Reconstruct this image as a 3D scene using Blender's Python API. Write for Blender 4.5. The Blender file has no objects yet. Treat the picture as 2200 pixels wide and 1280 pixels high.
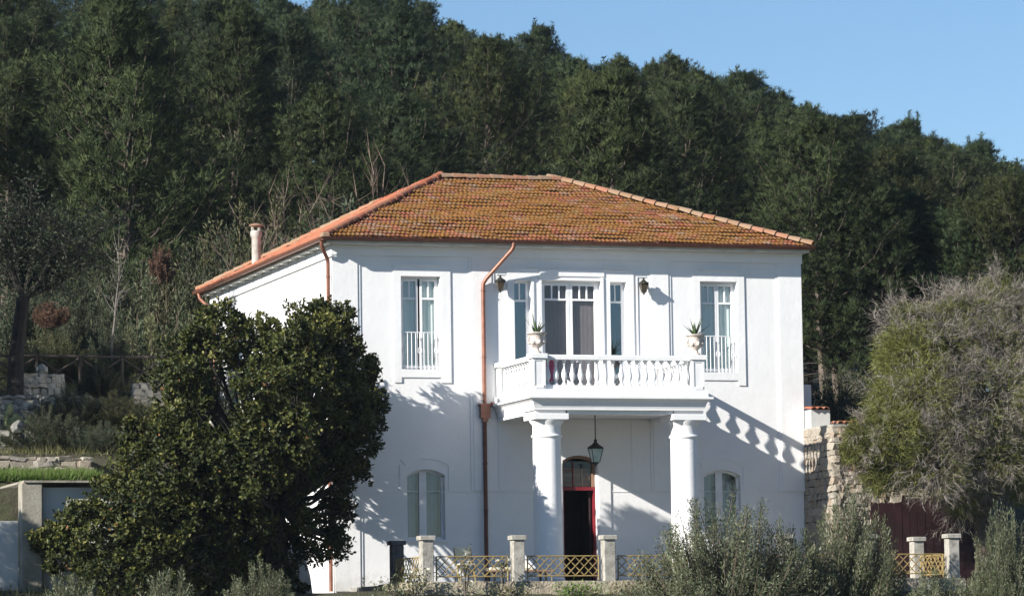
import bpy, bmesh, math, random
import numpy as np
from mathutils import Vector, Matrix, Euler

random.seed(7)
RNG = np.random.default_rng(11)
SC = bpy.context.scene
COL = SC.collection
PI = math.pi

# ------------------------------------------------------------------ camera
CAM = Vector((-24.0459, -90.5731, -1.9989))
CR = Vector((0.95373568, -0.3003197, -0.01401174))      # right
CD = Vector((0.0152013, 0.09471621, -0.99538825))       # down
CF = Vector((0.30026184, 0.94912429, 0.09489948))       # forward
FPX = 8216.99                                           # focal length for a 2200 px wide frame
cam_data = bpy.data.cameras.new('camera')
cam_data.sensor_fit = 'HORIZONTAL'
cam_data.sensor_width = 36.0
cam_data.lens = FPX / 2200.0 * 36.0
cam_data.clip_start = 0.5
cam_data.clip_end = 3000.0
cam = bpy.data.objects.new('camera', cam_data)
COL.objects.link(cam)
m = Matrix.Identity(4)
for i in range(3):
    m[i][0] = CR[i]; m[i][1] = -CD[i]; m[i][2] = -CF[i]; m[i][3] = CAM[i]
cam.matrix_world = m
SC.camera = cam

# ------------------------------------------------------------------ light
SUN_DIR = Vector((2.5, 1.0, -1.27)).normalized()        # the way the light travels
EXPOSURE = 0.95
SUN_STRENGTH = 5.0
SKY_STRENGTH = 0.066
world = bpy.data.worlds.new('World')
SC.world = world
world.use_nodes = True
wn = world.node_tree
wn.nodes.clear()
w_out = wn.nodes.new('ShaderNodeOutputWorld')
w_bg = wn.nodes.new('ShaderNodeBackground')
w_sky = wn.nodes.new('ShaderNodeTexSky')
w_sky.sky_type = 'NISHITA'
w_sky.sun_disc = False
w_sky.sun_elevation = math.asin(-SUN_DIR.z)
w_sky.sun_rotation = math.atan2(-SUN_DIR.x, -SUN_DIR.y)
w_sky.altitude = 100.0
w_sky.air_density = 1.0
w_sky.dust_density = 0.0
w_sky.ozone_density = 5.0
w_bg.inputs['Strength'].default_value = SKY_STRENGTH
wn.links.new(w_sky.outputs[0], w_bg.inputs['Color'])
wn.links.new(w_bg.outputs[0], w_out.inputs['Surface'])
sun_data = bpy.data.lights.new('sun', 'SUN')
sun_data.energy = SUN_STRENGTH
sun_data.angle = math.radians(0.5)
sun_data.color = (1.0, 0.95, 0.87)
sun = bpy.data.objects.new('sun', sun_data)
sun.rotation_euler = SUN_DIR.to_track_quat('-Z', 'Y').to_euler()
sun.location = (-60, -30, 40)
COL.objects.link(sun)
SC.view_settings.view_transform = 'Standard'
SC.view_settings.look = 'None'
SC.view_settings.exposure = EXPOSURE
SC.view_settings.gamma = 1.0
SC.view_settings.use_curve_mapping = False
SC.render.engine = 'CYCLES'
SC.cycles.max_bounces = 6
SC.cycles.transparent_max_bounces = 12

# ------------------------------------------------------------------ materials
def new_mat(name):
    mt = bpy.data.materials.new(name)
    mt.use_nodes = True
    nt = mt.node_tree
    nt.nodes.clear()
    out = nt.nodes.new('ShaderNodeOutputMaterial')
    return mt, nt, out

def ramp(nt, fac, stops):
    r = nt.nodes.new('ShaderNodeValToRGB')
    e = r.color_ramp.elements
    while len(e) < len(stops):
        e.new(0.5)
    for k, (p, c) in enumerate(stops):
        e[k].position = p
        e[k].color = (c[0], c[1], c[2], 1)
    nt.links.new(fac, r.inputs[0])
    return r.outputs[0]

def noise(nt, scale, detail=5, rough=0.55, coord=None, dist=0.0):
    n = nt.nodes.new('ShaderNodeTexNoise')
    n.inputs['Scale'].default_value = scale
    n.inputs['Detail'].default_value = detail
    n.inputs['Roughness'].default_value = rough
    n.inputs['Distortion'].default_value = dist
    if coord is None:
        g = nt.nodes.new('ShaderNodeNewGeometry')
        coord = g.outputs['Position']
    nt.links.new(coord, n.inputs['Vector'])
    return n.outputs[0]

def mixc(nt, fac, a, b, mode='MIX'):
    mx = nt.nodes.new('ShaderNodeMix')
    mx.data_type = 'RGBA'
    mx.blend_type = mode
    for sock, v in ((mx.inputs[0], fac), (mx.inputs[6], a), (mx.inputs[7], b)):
        if isinstance(v, (int, float)):
            sock.default_value = v
        elif isinstance(v, (tuple, list)):
            sock.default_value = (v[0], v[1], v[2], 1)
        else:
            nt.links.new(v, sock)
    return mx.outputs[2]

def math_n(nt, op, a, b=None):
    n = nt.nodes.new('ShaderNodeMath')
    n.operation = op
    for i, v in enumerate((a, b)):
        if v is None:
            continue
        if isinstance(v, (int, float)):
            n.inputs[i].default_value = v
        else:
            nt.links.new(v, n.inputs[i])
    return n.outputs[0]

def rnd_value(nt):
    a = nt.nodes.new('ShaderNodeAttribute')
    a.attribute_name = 'rnd'
    oi = nt.nodes.new('ShaderNodeObjectInfo')
    s = math_n(nt, 'ADD', a.outputs['Fac'], oi.outputs['Random'])
    return math_n(nt, 'FRACT', s)

def surface(name, stops, scale=3.0, rough=0.8, bump=0.0, bscale=20.0, metal=0.0, spec=0.4, per_piece=None, bdist=0.02):
    """noise-varied surface; per_piece = colour stops picked per object / per face"""
    mt, nt, out = new_mat(name)
    p = nt.nodes.new('ShaderNodeBsdfPrincipled')
    c = ramp(nt, noise(nt, scale), stops)
    if per_piece:
        c2 = ramp(nt, rnd_value(nt), per_piece)
        c = mixc(nt, 0.6, c, c2)
    nt.links.new(c, p.inputs['Base Color'])
    p.inputs['Roughness'].default_value = rough
    p.inputs['Metallic'].default_value = metal
    p.inputs['Specular IOR Level'].default_value = spec
    if bump > 0:
        b = nt.nodes.new('ShaderNodeBump')
        b.inputs['Strength'].default_value = bump
        b.inputs['Distance'].default_value = bdist
        nt.links.new(noise(nt, bscale, 6), b.inputs['Height'])
        nt.links.new(b.outputs[0], p.inputs['Normal'])
    nt.links.new(p.outputs[0], out.inputs['Surface'])
    return mt

def foliage(name, stops, rough=0.55, transl=0.25, spec=0.35, objvar=0.35, nscale=0.9):
    mt, nt, out = new_mat(name)
    p = nt.nodes.new('ShaderNodeBsdfPrincipled')
    a = nt.nodes.new('ShaderNodeAttribute')
    a.attribute_name = 'rnd'
    c = ramp(nt, a.outputs['Fac'], stops)
    oi = nt.nodes.new('ShaderNodeObjectInfo')
    v = math_n(nt, 'ADD', math_n(nt, 'MULTIPLY', oi.outputs['Random'], objvar * 2), 1.0 - objvar)
    nz = math_n(nt, 'ADD', math_n(nt, 'MULTIPLY', noise(nt, nscale, 2), 0.8), 0.6)
    v = math_n(nt, 'MULTIPLY', v, nz)
    if objvar > 0.2:                                     # every tree leans a little to yellow or to blue green
        hz = math_n(nt, 'FRACT', math_n(nt, 'MULTIPLY', oi.outputs['Random'], 17.31))
        c = mixc(nt, 1.0, c, ramp(nt, hz, [(0.0, (0.80, 0.95, 1.15)), (0.5, (1.0, 1.0, 0.95)), (0.85, (1.15, 1.04, 0.82)), (1.0, (1.18, 1.02, 0.85))]), 'MULTIPLY')
    comb = nt.nodes.new('ShaderNodeCombineColor')
    for i in range(3):
        nt.links.new(v, comb.inputs[i])
    c = mixc(nt, 1.0, c, comb.outputs[0], 'MULTIPLY')
    nt.links.new(c, p.inputs['Base Color'])
    p.inputs['Roughness'].default_value = rough
    p.inputs['Specular IOR Level'].default_value = spec
    if transl > 0:
        t = nt.nodes.new('ShaderNodeBsdfTranslucent')
        nt.links.new(c, t.inputs['Color'])
        mx = nt.nodes.new('ShaderNodeMixShader')
        mx.inputs[0].default_value = transl
        nt.links.new(p.outputs[0], mx.inputs[1])
        nt.links.new(t.outputs[0], mx.inputs[2])
        nt.links.new(mx.outputs[0], out.inputs['Surface'])
    else:
        nt.links.new(p.outputs[0], out.inputs['Surface'])
    return mt

def glass(name, tint=(0.7, 0.8, 0.82), refl=0.16):
    mt, nt, out = new_mat(name)
    tr = nt.nodes.new('ShaderNodeBsdfTransparent')
    tr.inputs[0].default_value = (*tint, 1)
    gl = nt.nodes.new('ShaderNodeBsdfGlossy')
    gl.inputs['Roughness'].default_value = 0.03
    gl.inputs[0].default_value = (0.95, 0.97, 1, 1)
    b = nt.nodes.new('ShaderNodeBump')
    b.inputs['Strength'].default_value = 0.05
    nt.links.new(noise(nt, 1.5, 2), b.inputs['Height'])
    nt.links.new(b.outputs[0], gl.inputs['Normal'])
    mx = nt.nodes.new('ShaderNodeMixShader')
    mx.inputs[0].default_value = refl
    nt.links.new(tr.outputs[0], mx.inputs[1])
    nt.links.new(gl.outputs[0], mx.inputs[2])
    nt.links.new(mx.outputs[0], out.inputs['Surface'])
    return mt

def stucco_mat(name, base=(0.785, 0.785, 0.785)):
    mt, nt, out = new_mat(name)
    p = nt.nodes.new('ShaderNodeBsdfPrincipled')
    lo = tuple(x * 0.93 for x in base)
    c = ramp(nt, noise(nt, 0.9, 6, 0.6), [(0.3, lo), (0.7, base)])
    # rain streaks: noise stretched along the height
    g = nt.nodes.new('ShaderNodeNewGeometry')
    mp = nt.nodes.new('ShaderNodeMapping')
    mp.inputs['Scale'].default_value = (5.0, 5.0, 0.35)
    nt.links.new(g.outputs['Position'], mp.inputs['Vector'])
    st = ramp(nt, noise(nt, 1.0, 6, 0.6, mp.outputs[0]), [(0.60, (0, 0, 0)), (0.85, (1, 1, 1))])
    stf = math_n(nt, 'MULTIPLY', st, 0.42)
    c = mixc(nt, stf, c, (0.55, 0.56, 0.53))
    # damp, dirty foot of the wall and scattered stains
    sep = nt.nodes.new('ShaderNodeSeparateXYZ')
    nt.links.new(g.outputs['Position'], sep.inputs[0])
    zf = math_n(nt, 'ADD', math_n(nt, 'MULTIPLY', sep.outputs[2], -0.9), math_n(nt, 'MULTIPLY', noise(nt, 2.2, 6, 0.7), 1.5))
    df = ramp(nt, zf, [(0.55, (0, 0, 0)), (1.0, (1, 1, 1))])
    c = mixc(nt, math_n(nt, 'MULTIPLY', df, 0.45), c, (0.36, 0.35, 0.32))
    sp_ = ramp(nt, noise(nt, 3.1, 8, 0.75), [(0.62, (0, 0, 0)), (0.74, (1, 1, 1))])
    c = mixc(nt, math_n(nt, 'MULTIPLY', sp_, 0.22), c, (0.50, 0.49, 0.45))
    nt.links.new(c, p.inputs['Base Color'])
    p.inputs['Roughness'].default_value = 0.9
    p.inputs['Specular IOR Level'].default_value = 0.15
    b = nt.nodes.new('ShaderNodeBump')
    b.inputs['Strength'].default_value = 0.35
    b.inputs['Distance'].default_value = 0.012
    nt.links.new(noise(nt, 9.0, 6), b.inputs['Height'])
    b2 = nt.nodes.new('ShaderNodeBump')
    b2.inputs['Strength'].default_value = 0.25
    b2.inputs['Distance'].default_value = 0.03
    nt.links.new(noise(nt, 1.8, 3), b2.inputs['Height'])
    nt.links.new(b2.outputs[0], b.inputs['Normal'])
    nt.links.new(b.outputs[0], p.inputs['Normal'])
    nt.links.new(p.outputs[0], out.inputs['Surface'])
    return mt

def tile_mat(name, lichen=True):
    mt, nt, out = new_mat(name)
    p = nt.nodes.new('ShaderNodeBsdfPrincipled')
    r = rnd_value(nt)
    clay = ramp(nt, r, [(0.0, (0.20, 0.075, 0.04)), (0.25, (0.29, 0.095, 0.05)), (0.45, (0.23, 0.115, 0.07)), (0.62, (0.34, 0.12, 0.062)),
                        (0.8, (0.27, 0.185, 0.12)), (1.0, (0.20, 0.085, 0.055))])
    if lichen:
        clay = mixc(nt, 1.0, clay, (0.80, 0.78, 0.80), 'MULTIPLY')
        big = noise(nt, 0.55, 4, 0.6)
        mid = noise(nt, 4.0, 5, 0.7)
        s = math_n(nt, 'ADD', math_n(nt, 'MULTIPLY', big, 0.9), math_n(nt, 'MULTIPLY', mid, 0.9))
        s = math_n(nt, 'ADD', s, math_n(nt, 'MULTIPLY', math_n(nt, 'FRACT', math_n(nt, 'MULTIPLY', r, 7.3)), 0.28))
        f = ramp(nt, s, [(0.955, (0, 0, 0)), (1.11, (1, 1, 1))])
        f = math_n(nt, 'MULTIPLY', f, 0.75)
        yel = ramp(nt, noise(nt, 9.0, 3), [(0.35, (0.12, 0.065, 0.016)), (0.6, (0.225, 0.108, 0.016)), (0.8, (0.14, 0.10, 0.035))])
        clay = mixc(nt, f, clay, yel)
        g = ramp(nt, noise(nt, 6.0, 6, 0.75), [(0.58, (0, 0, 0)), (0.68, (1, 1, 1))])
        clay = mixc(nt, math_n(nt, 'MULTIPLY', g, 0.5), clay, (0.24, 0.205, 0.155))
        dk = ramp(nt, noise(nt, 11.0, 6, 0.8), [(0.52, (0, 0, 0)), (0.66, (1, 1, 1))])
        clay = mixc(nt, math_n(nt, 'MULTIPLY', dk, 0.72), clay, (0.06, 0.045, 0.03))
    else:
        g = ramp(nt, noise(nt, 6.0, 6, 0.75), [(0.55, (0, 0, 0)), (0.70, (1, 1, 1))])
        clay = mixc(nt, 0.6, clay, (0.33, 0.115, 0.065))
        clay = mixc(nt, math_n(nt, 'MULTIPLY', g, 0.35), clay, (0.55, 0.38, 0.28))
    nt.links.new(clay, p.inputs['Base Color'])
    p.inputs['Roughness'].default_value = 0.85
    p.inputs['Specular IOR Level'].default_value = 0.2
    b = nt.nodes.new('ShaderNodeBump')
    b.inputs['Strength'].default_value = 0.5
    b.inputs['Distance'].default_value = 0.01
    nt.links.new(noise(nt, 40.0, 4), b.inputs['Height'])
    nt.links.new(b.outputs[0], p.inputs['Normal'])
    nt.links.new(p.outputs[0], out.inputs['Surface'])
    return mt

M = {}
M['stucco'] = stucco_mat('white_stucco')
M['paint'] = surface('white_paint', [(0.3, (0.70, 0.71, 0.72)), (0.7, (0.78, 0.78, 0.79))], 4, 0.5, 0.1, 30)
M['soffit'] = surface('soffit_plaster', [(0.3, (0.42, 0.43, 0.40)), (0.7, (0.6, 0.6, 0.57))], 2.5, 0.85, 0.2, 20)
M['tile'] = tile_mat('lichen_clay_tile')
M['tile_new'] = tile_mat('fresh_clay_tile', False)
M['mortar_tile'] = surface('ridge_mortar_clay', [(0.25, (0.22, 0.11, 0.06)), (0.5, (0.30, 0.22, 0.15)), (0.75, (0.20, 0.13, 0.05))], 4, 0.9, 0.5, 25,
                           per_piece=[(0.0, (0.32, 0.105, 0.055)), (0.4, (0.30, 0.13, 0.07)), (0.75, (0.27, 0.18, 0.12)), (1.0, (0.22, 0.10, 0.04))])
M['copper'] = surface('copper', [(0.3, (0.19, 0.08, 0.052)), (0.7, (0.28, 0.125, 0.085))], 5, 0.42, 0.1, 30, 0.35, 0.5)
M['copper_dark'] = surface('dark_copper', [(0.3, (0.09, 0.035, 0.025)), (0.7, (0.16, 0.06, 0.04))], 5, 0.5, 0.1, 30, 0.2, 0.4)
M['concrete'] = surface('old_concrete', [(0.25, (0.19, 0.18, 0.15)), (0.5, (0.32, 0.305, 0.27)), (0.75, (0.43, 0.405, 0.36))], 7, 0.95, 0.6, 30)
M['concrete_dark'] = surface('shade_toned_concrete', [(0.3, (0.05, 0.05, 0.052)), (0.7, (0.12, 0.115, 0.115))], 6, 0.95, 0.5, 30)  # darker copy of the old concrete, with tree shade put into the colour
M['ochre'] = surface('ochre_paint', [(0.3, (0.22, 0.155, 0.06)), (0.7, (0.36, 0.265, 0.105))], 9, 0.55, 0.1, 40)
M['red_paint'] = surface('red_paint', [(0.3, (0.14, 0.012, 0.018)), (0.7, (0.23, 0.018, 0.028))], 5, 0.45, 0.1, 30)
M['maroon'] = surface('maroon_boards', [(0.3, (0.012, 0.003, 0.004)), (0.7, (0.026, 0.006, 0.008))], 3, 0.7, 0.2, 20)
M['black_metal'] = surface('black_metal', [(0.3, (0.02, 0.022, 0.02)), (0.7, (0.05, 0.052, 0.045))], 8, 0.5, 0.1, 40, 0.4)
M['lamp_glass'] = surface('frosted_lamp_glass', [(0.3, (0.24, 0.33, 0.31)), (0.7, (0.4, 0.48, 0.45))], 6, 0.25, 0.0, 20, 0.0, 0.6)
M['lamp_amber'] = surface('smoked_lamp_glass', [(0.3, (0.04, 0.03, 0.02)), (0.7, (0.09, 0.07, 0.05))], 6, 0.25, 0.0, 20, 0.0, 0.6)
M['urn'] = surface('weathered_terracotta', [(0.3, (0.36, 0.28, 0.23)), (0.5, (0.56, 0.50, 0.45)), (0.75, (0.62, 0.58, 0.54))], 9, 0.9, 0.6, 30)
M['chimney'] = surface('stained_cement', [(0.3, (0.30, 0.285, 0.25)), (0.7, (0.50, 0.485, 0.45))], 4, 0.9, 0.4, 25)
M['soil'] = surface('soil', [(0.3, (0.10, 0.07, 0.045)), (0.7, (0.18, 0.13, 0.08))], 6, 0.95, 0.5, 30)
M['curtain'] = surface('grey_curtain', [(0.3, (0.68, 0.71, 0.67)), (0.7, (0.74, 0.76, 0.72))], 2, 0.9)
M['curtain_dark'] = surface('brown_grey_screen', [(0.3, (0.20, 0.185, 0.195)), (0.7, (0.235, 0.22, 0.23))], 2, 0.9)
M['curtain_blue'] = surface('lace_curtain', [(0.3, (0.17, 0.185, 0.22)), (0.7, (0.25, 0.27, 0.31))], 2, 0.9)
M['room'] = surface('room_shade_plaster', [(0.3, (0.05, 0.055, 0.06)), (0.7, (0.08, 0.085, 0.09))], 2, 0.9)  # dark wall colour paints in the dimness of the rooms
M['hall_shade'] = surface('hall_shade', [(0.3, (0.012, 0.008, 0.008)), (0.7, (0.02, 0.014, 0.012))], 2, 0.9)  # near black wall colour stands in for the unlit hall
M['wood'] = surface('brown_wood', [(0.3, (0.15, 0.085, 0.055)), (0.7, (0.27, 0.165, 0.11))], 6, 0.7, 0.3, 30, per_piece=[(0, (0.16, 0.09, 0.06)), (1, (0.3, 0.19, 0.13))])
M['rail_wood'] = surface('dark_rail_wood', [(0.3, (0.03, 0.025, 0.02)), (0.7, (0.07, 0.055, 0.045))], 5, 0.85, 0.3, 30)
M['glass'] = glass('window_glass', (0.90, 0.93, 0.93), 0.07)
M['glass_clear'] = glass('clear_glass', (0.85, 0.85, 0.85), 0.03)
M['glass_blue'] = glass('sky_reflecting_glass', (0.65, 0.75, 0.8), 0.16)
M['paving'] = surface('terrace_paving', [(0.3, (0.22, 0.21, 0.19)), (0.7, (0.30, 0.285, 0.26))], 4, 0.9, 0.3, 20)
M['rough_wall'] = surface('rough_rendered_wall', [(0.25, (0.16, 0.135, 0.10)), (0.45, (0.34, 0.29, 0.22)), (0.6, (0.26, 0.25, 0.17)), (0.8, (0.48, 0.44, 0.36))], 3.2, 0.95, 1.0, 14, bdist=0.06)
M['mortar'] = surface('lime_mortar', [(0.3, (0.17, 0.145, 0.11)), (0.7, (0.29, 0.25, 0.19))], 5, 0.95, 0.6, 25)
STONE_STOPS = [(0.0, (0.22, 0.18, 0.13)), (0.2, (0.34, 0.30, 0.24)), (0.45, (0.28, 0.235, 0.175)), (0.6, (0.38, 0.34, 0.285)), (0.72, (0.30, 0.205, 0.13)), (0.8, (0.30, 0.25, 0.19)), (0.9, (0.33, 0.30, 0.26)), (1.0, (0.19, 0.175, 0.155))]
M['stone'] = surface('limestone_rubble', [(0.25, (0.16, 0.145, 0.12)), (0.7, (0.33, 0.30, 0.26))], 8, 0.95, 0.8, 25, per_piece=STONE_STOPS)
M['grey_stone'] = surface('grey_lichen_stone', [(0.25, (0.10, 0.10, 0.09)), (0.6, (0.24, 0.235, 0.21)), (0.8, (0.36, 0.34, 0.30))], 5, 0.95, 0.8, 22,
                          per_piece=[(0, (0.14, 0.14, 0.13)), (0.6, (0.26, 0.25, 0.22)), (1.0, (0.42, 0.39, 0.33))])
M['pale_stone'] = surface('pale_limestone', [(0.25, (0.22, 0.20, 0.16)), (0.7, (0.44, 0.40, 0.33))], 6, 0.95, 0.8, 22, per_piece=[(0, (0.25, 0.22, 0.17)), (1.0, (0.48, 0.44, 0.37))])
M['shed_white'] = stucco_mat('whitewashed_render', (0.55, 0.55, 0.53))
M['shed_beige'] = surface('stained_beige_render', [(0.25, (0.10, 0.095, 0.075)), (0.5, (0.25, 0.23, 0.185)), (0.8, (0.36, 0.34, 0.29))], 2.2, 0.95, 0.5, 18)
M['bark'] = surface('bark', [(0.3, (0.06, 0.045, 0.032)), (0.7, (0.13, 0.10, 0.075))], 8, 0.95, 0.6, 30)
M['pine_bark'] = surface('pine_bark', [(0.3, (0.07, 0.055, 0.045)), (0.7, (0.16, 0.13, 0.105))], 4, 0.95, 0.6, 20)
M['dark_bark'] = surface('dark_bark', [(0.3, (0.011, 0.009, 0.008)), (0.7, (0.027, 0.023, 0.019))], 4, 0.95, 0.5, 20)
M['bark_grey'] = surface('pale_grey_bark', [(0.3, (0.09, 0.08, 0.07)), (0.7, (0.18, 0.16, 0.145))], 5, 0.9, 0.4, 20)
M['twig'] = foliage('grey_twigs', [(0, (0.11, 0.095, 0.078)), (0.5, (0.20, 0.178, 0.152)), (1, (0.31, 0.28, 0.25))], 0.85, 0.0, 0.15, 0.1)
M['brown_twig'] = foliage('brown_twigs', [(0, (0.06, 0.042, 0.034)), (0.5, (0.11, 0.08, 0.065)), (1, (0.16, 0.125, 0.10))], 0.85, 0.0, 0.15, 0.1)
M['pine'] = foliage('pine_needles', [(0, (0.009, 0.015, 0.006)), (0.5, (0.027, 0.041, 0.016)), (1, (0.064, 0.083, 0.031))], 0.65, 0.14, 0.2, 0.30, 0.45)
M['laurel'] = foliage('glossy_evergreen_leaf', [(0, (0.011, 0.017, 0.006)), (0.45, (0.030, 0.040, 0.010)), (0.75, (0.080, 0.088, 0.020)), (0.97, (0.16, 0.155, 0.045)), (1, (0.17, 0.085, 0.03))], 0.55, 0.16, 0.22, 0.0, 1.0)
M['olive'] = foliage('olive_leaf', [(0, (0.035, 0.045, 0.020)), (0.5, (0.085, 0.10, 0.050)), (0.85, (0.15, 0.165, 0.09)), (1, (0.27, 0.28, 0.19))], 0.5, 0.15, 0.4, 0.15, 1.3)
M['scrub'] = foliage('scrub_leaf', [(0, (0.022, 0.030, 0.014)), (0.5, (0.050, 0.062, 0.030)), (1, (0.098, 0.108, 0.058))], 0.6, 0.2, 0.3, 0.3, 0.8)
M['tamarisk'] = foliage('yellow_green_sprays', [(0, (0.055, 0.066, 0.018)), (0.5, (0.125, 0.138, 0.036)), (1, (0.21, 0.21, 0.065))], 0.7, 0.25, 0.2, 0.1, 0.9)
M['dry_leaf'] = foliage('rusty_dry_leaf', [(0, (0.07, 0.04, 0.028)), (0.5, (0.13, 0.075, 0.052)), (1, (0.21, 0.13, 0.09))], 0.8, 0.2, 0.2, 0.1)
M['grass'] = foliage('fresh_grass', [(0, (0.045, 0.090, 0.014)), (0.5, (0.10, 0.18, 0.028)), (1, (0.18, 0.25, 0.055))], 0.6, 0.3, 0.3, 0.0, 2.0)
M['weed'] = foliage('weedy_grass', [(0, (0.06, 0.07, 0.025)), (0.5, (0.12, 0.125, 0.05)), (1, (0.24, 0.22, 0.11))], 0.7, 0.25, 0.2, 0.0, 1.5)
M['agave'] = foliage('agave_leaf', [(0, (0.06, 0.095, 0.04)), (0.6, (0.11, 0.15, 0.07)), (1, (0.22, 0.23, 0.10))], 0.5, 0.1, 0.4, 0.1, 6)
M['cactus'] = surface('cactus_pad', [(0.3, (0.10, 0.13, 0.05)), (0.7, (0.22, 0.24, 0.11))], 8, 0.7, 0.3, 30)
M['flower'] = foliage('pale_flower', [(0, (0.6, 0.55, 0.42)), (1, (0.75, 0.72, 0.62))], 0.8, 0.3, 0.2, 0.0)
M['pink'] = surface('pink_cloth', [(0.3, (0.50, 0.10, 0.22)), (0.7, (0.62, 0.2, 0.32))], 12, 0.9)
M['grey_cloth'] = surface('grey_cloth', [(0.4, (0.24, 0.25, 0.29)), (0.6, (0.5, 0.5, 0.54))], 14, 0.9)
M['cream_cloth'] = surface('cream_cloth', [(0.3, (0.60, 0.55, 0.40)), (0.7, (0.72, 0.67, 0.52))], 8, 0.9)

def ground_mat():
    mt, nt, out = new_mat('hillside_soil_and_litter')
    p = nt.nodes.new('ShaderNodeBsdfPrincipled')
    c = ramp(nt, noise(nt, 0.6, 8, 0.65), [(0.3, (0.035, 0.034, 0.018)), (0.5, (0.060, 0.056, 0.030)), (0.62, (0.050, 0.060, 0.022)), (0.8, (0.11, 0.095, 0.058))])
    c2 = ramp(nt, noise(nt, 7.0, 6, 0.7), [(0.3, (0.5, 0.5, 0.5)), (0.7, (1.2, 1.2, 1.2))])
    c = mixc(nt, 1.0, c, c2, 'MULTIPLY')
    nt.links.new(c, p.inputs['Base Color'])
    p.inputs['Roughness'].default_value = 0.95
    b = nt.nodes.new('ShaderNodeBump')
    b.inputs['Strength'].default_value = 0.8
    b.inputs['Distance'].default_value = 0.15
    nt.links.new(noise(nt, 3.0, 8, 0.7), b.inputs['Height'])
    nt.links.new(b.outputs[0], p.inputs['Normal'])
    nt.links.new(p.outputs[0], out.inputs['Surface'])
    return mt
M['ground'] = ground_mat()

# ------------------------------------------------------------------ helpers
WORLD = {}                                               # world origin of each parent (none of them is rotated)

def tag(o, label=None, cat=None, group=None, kind=None):
    if label: o['label'] = label
    if cat: o['category'] = cat
    if group: o['group'] = group
    if kind: o['kind'] = kind
    return o

def link(o, parent, loc):
    """loc in world coordinates"""
    COL.objects.link(o)
    loc = Vector(loc)
    WORLD[o.name] = loc
    if parent is not None:
        o.parent = parent
        o.location = loc - WORLD[parent.name]
    else:
        o.location = loc
    return o

def thing(name, loc, label, cat, group=None):
    o = bpy.data.objects.new(name, None)
    o.empty_display_size = 0.3
    link(o, None, loc)
    return tag(o, label, cat, group)

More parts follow.
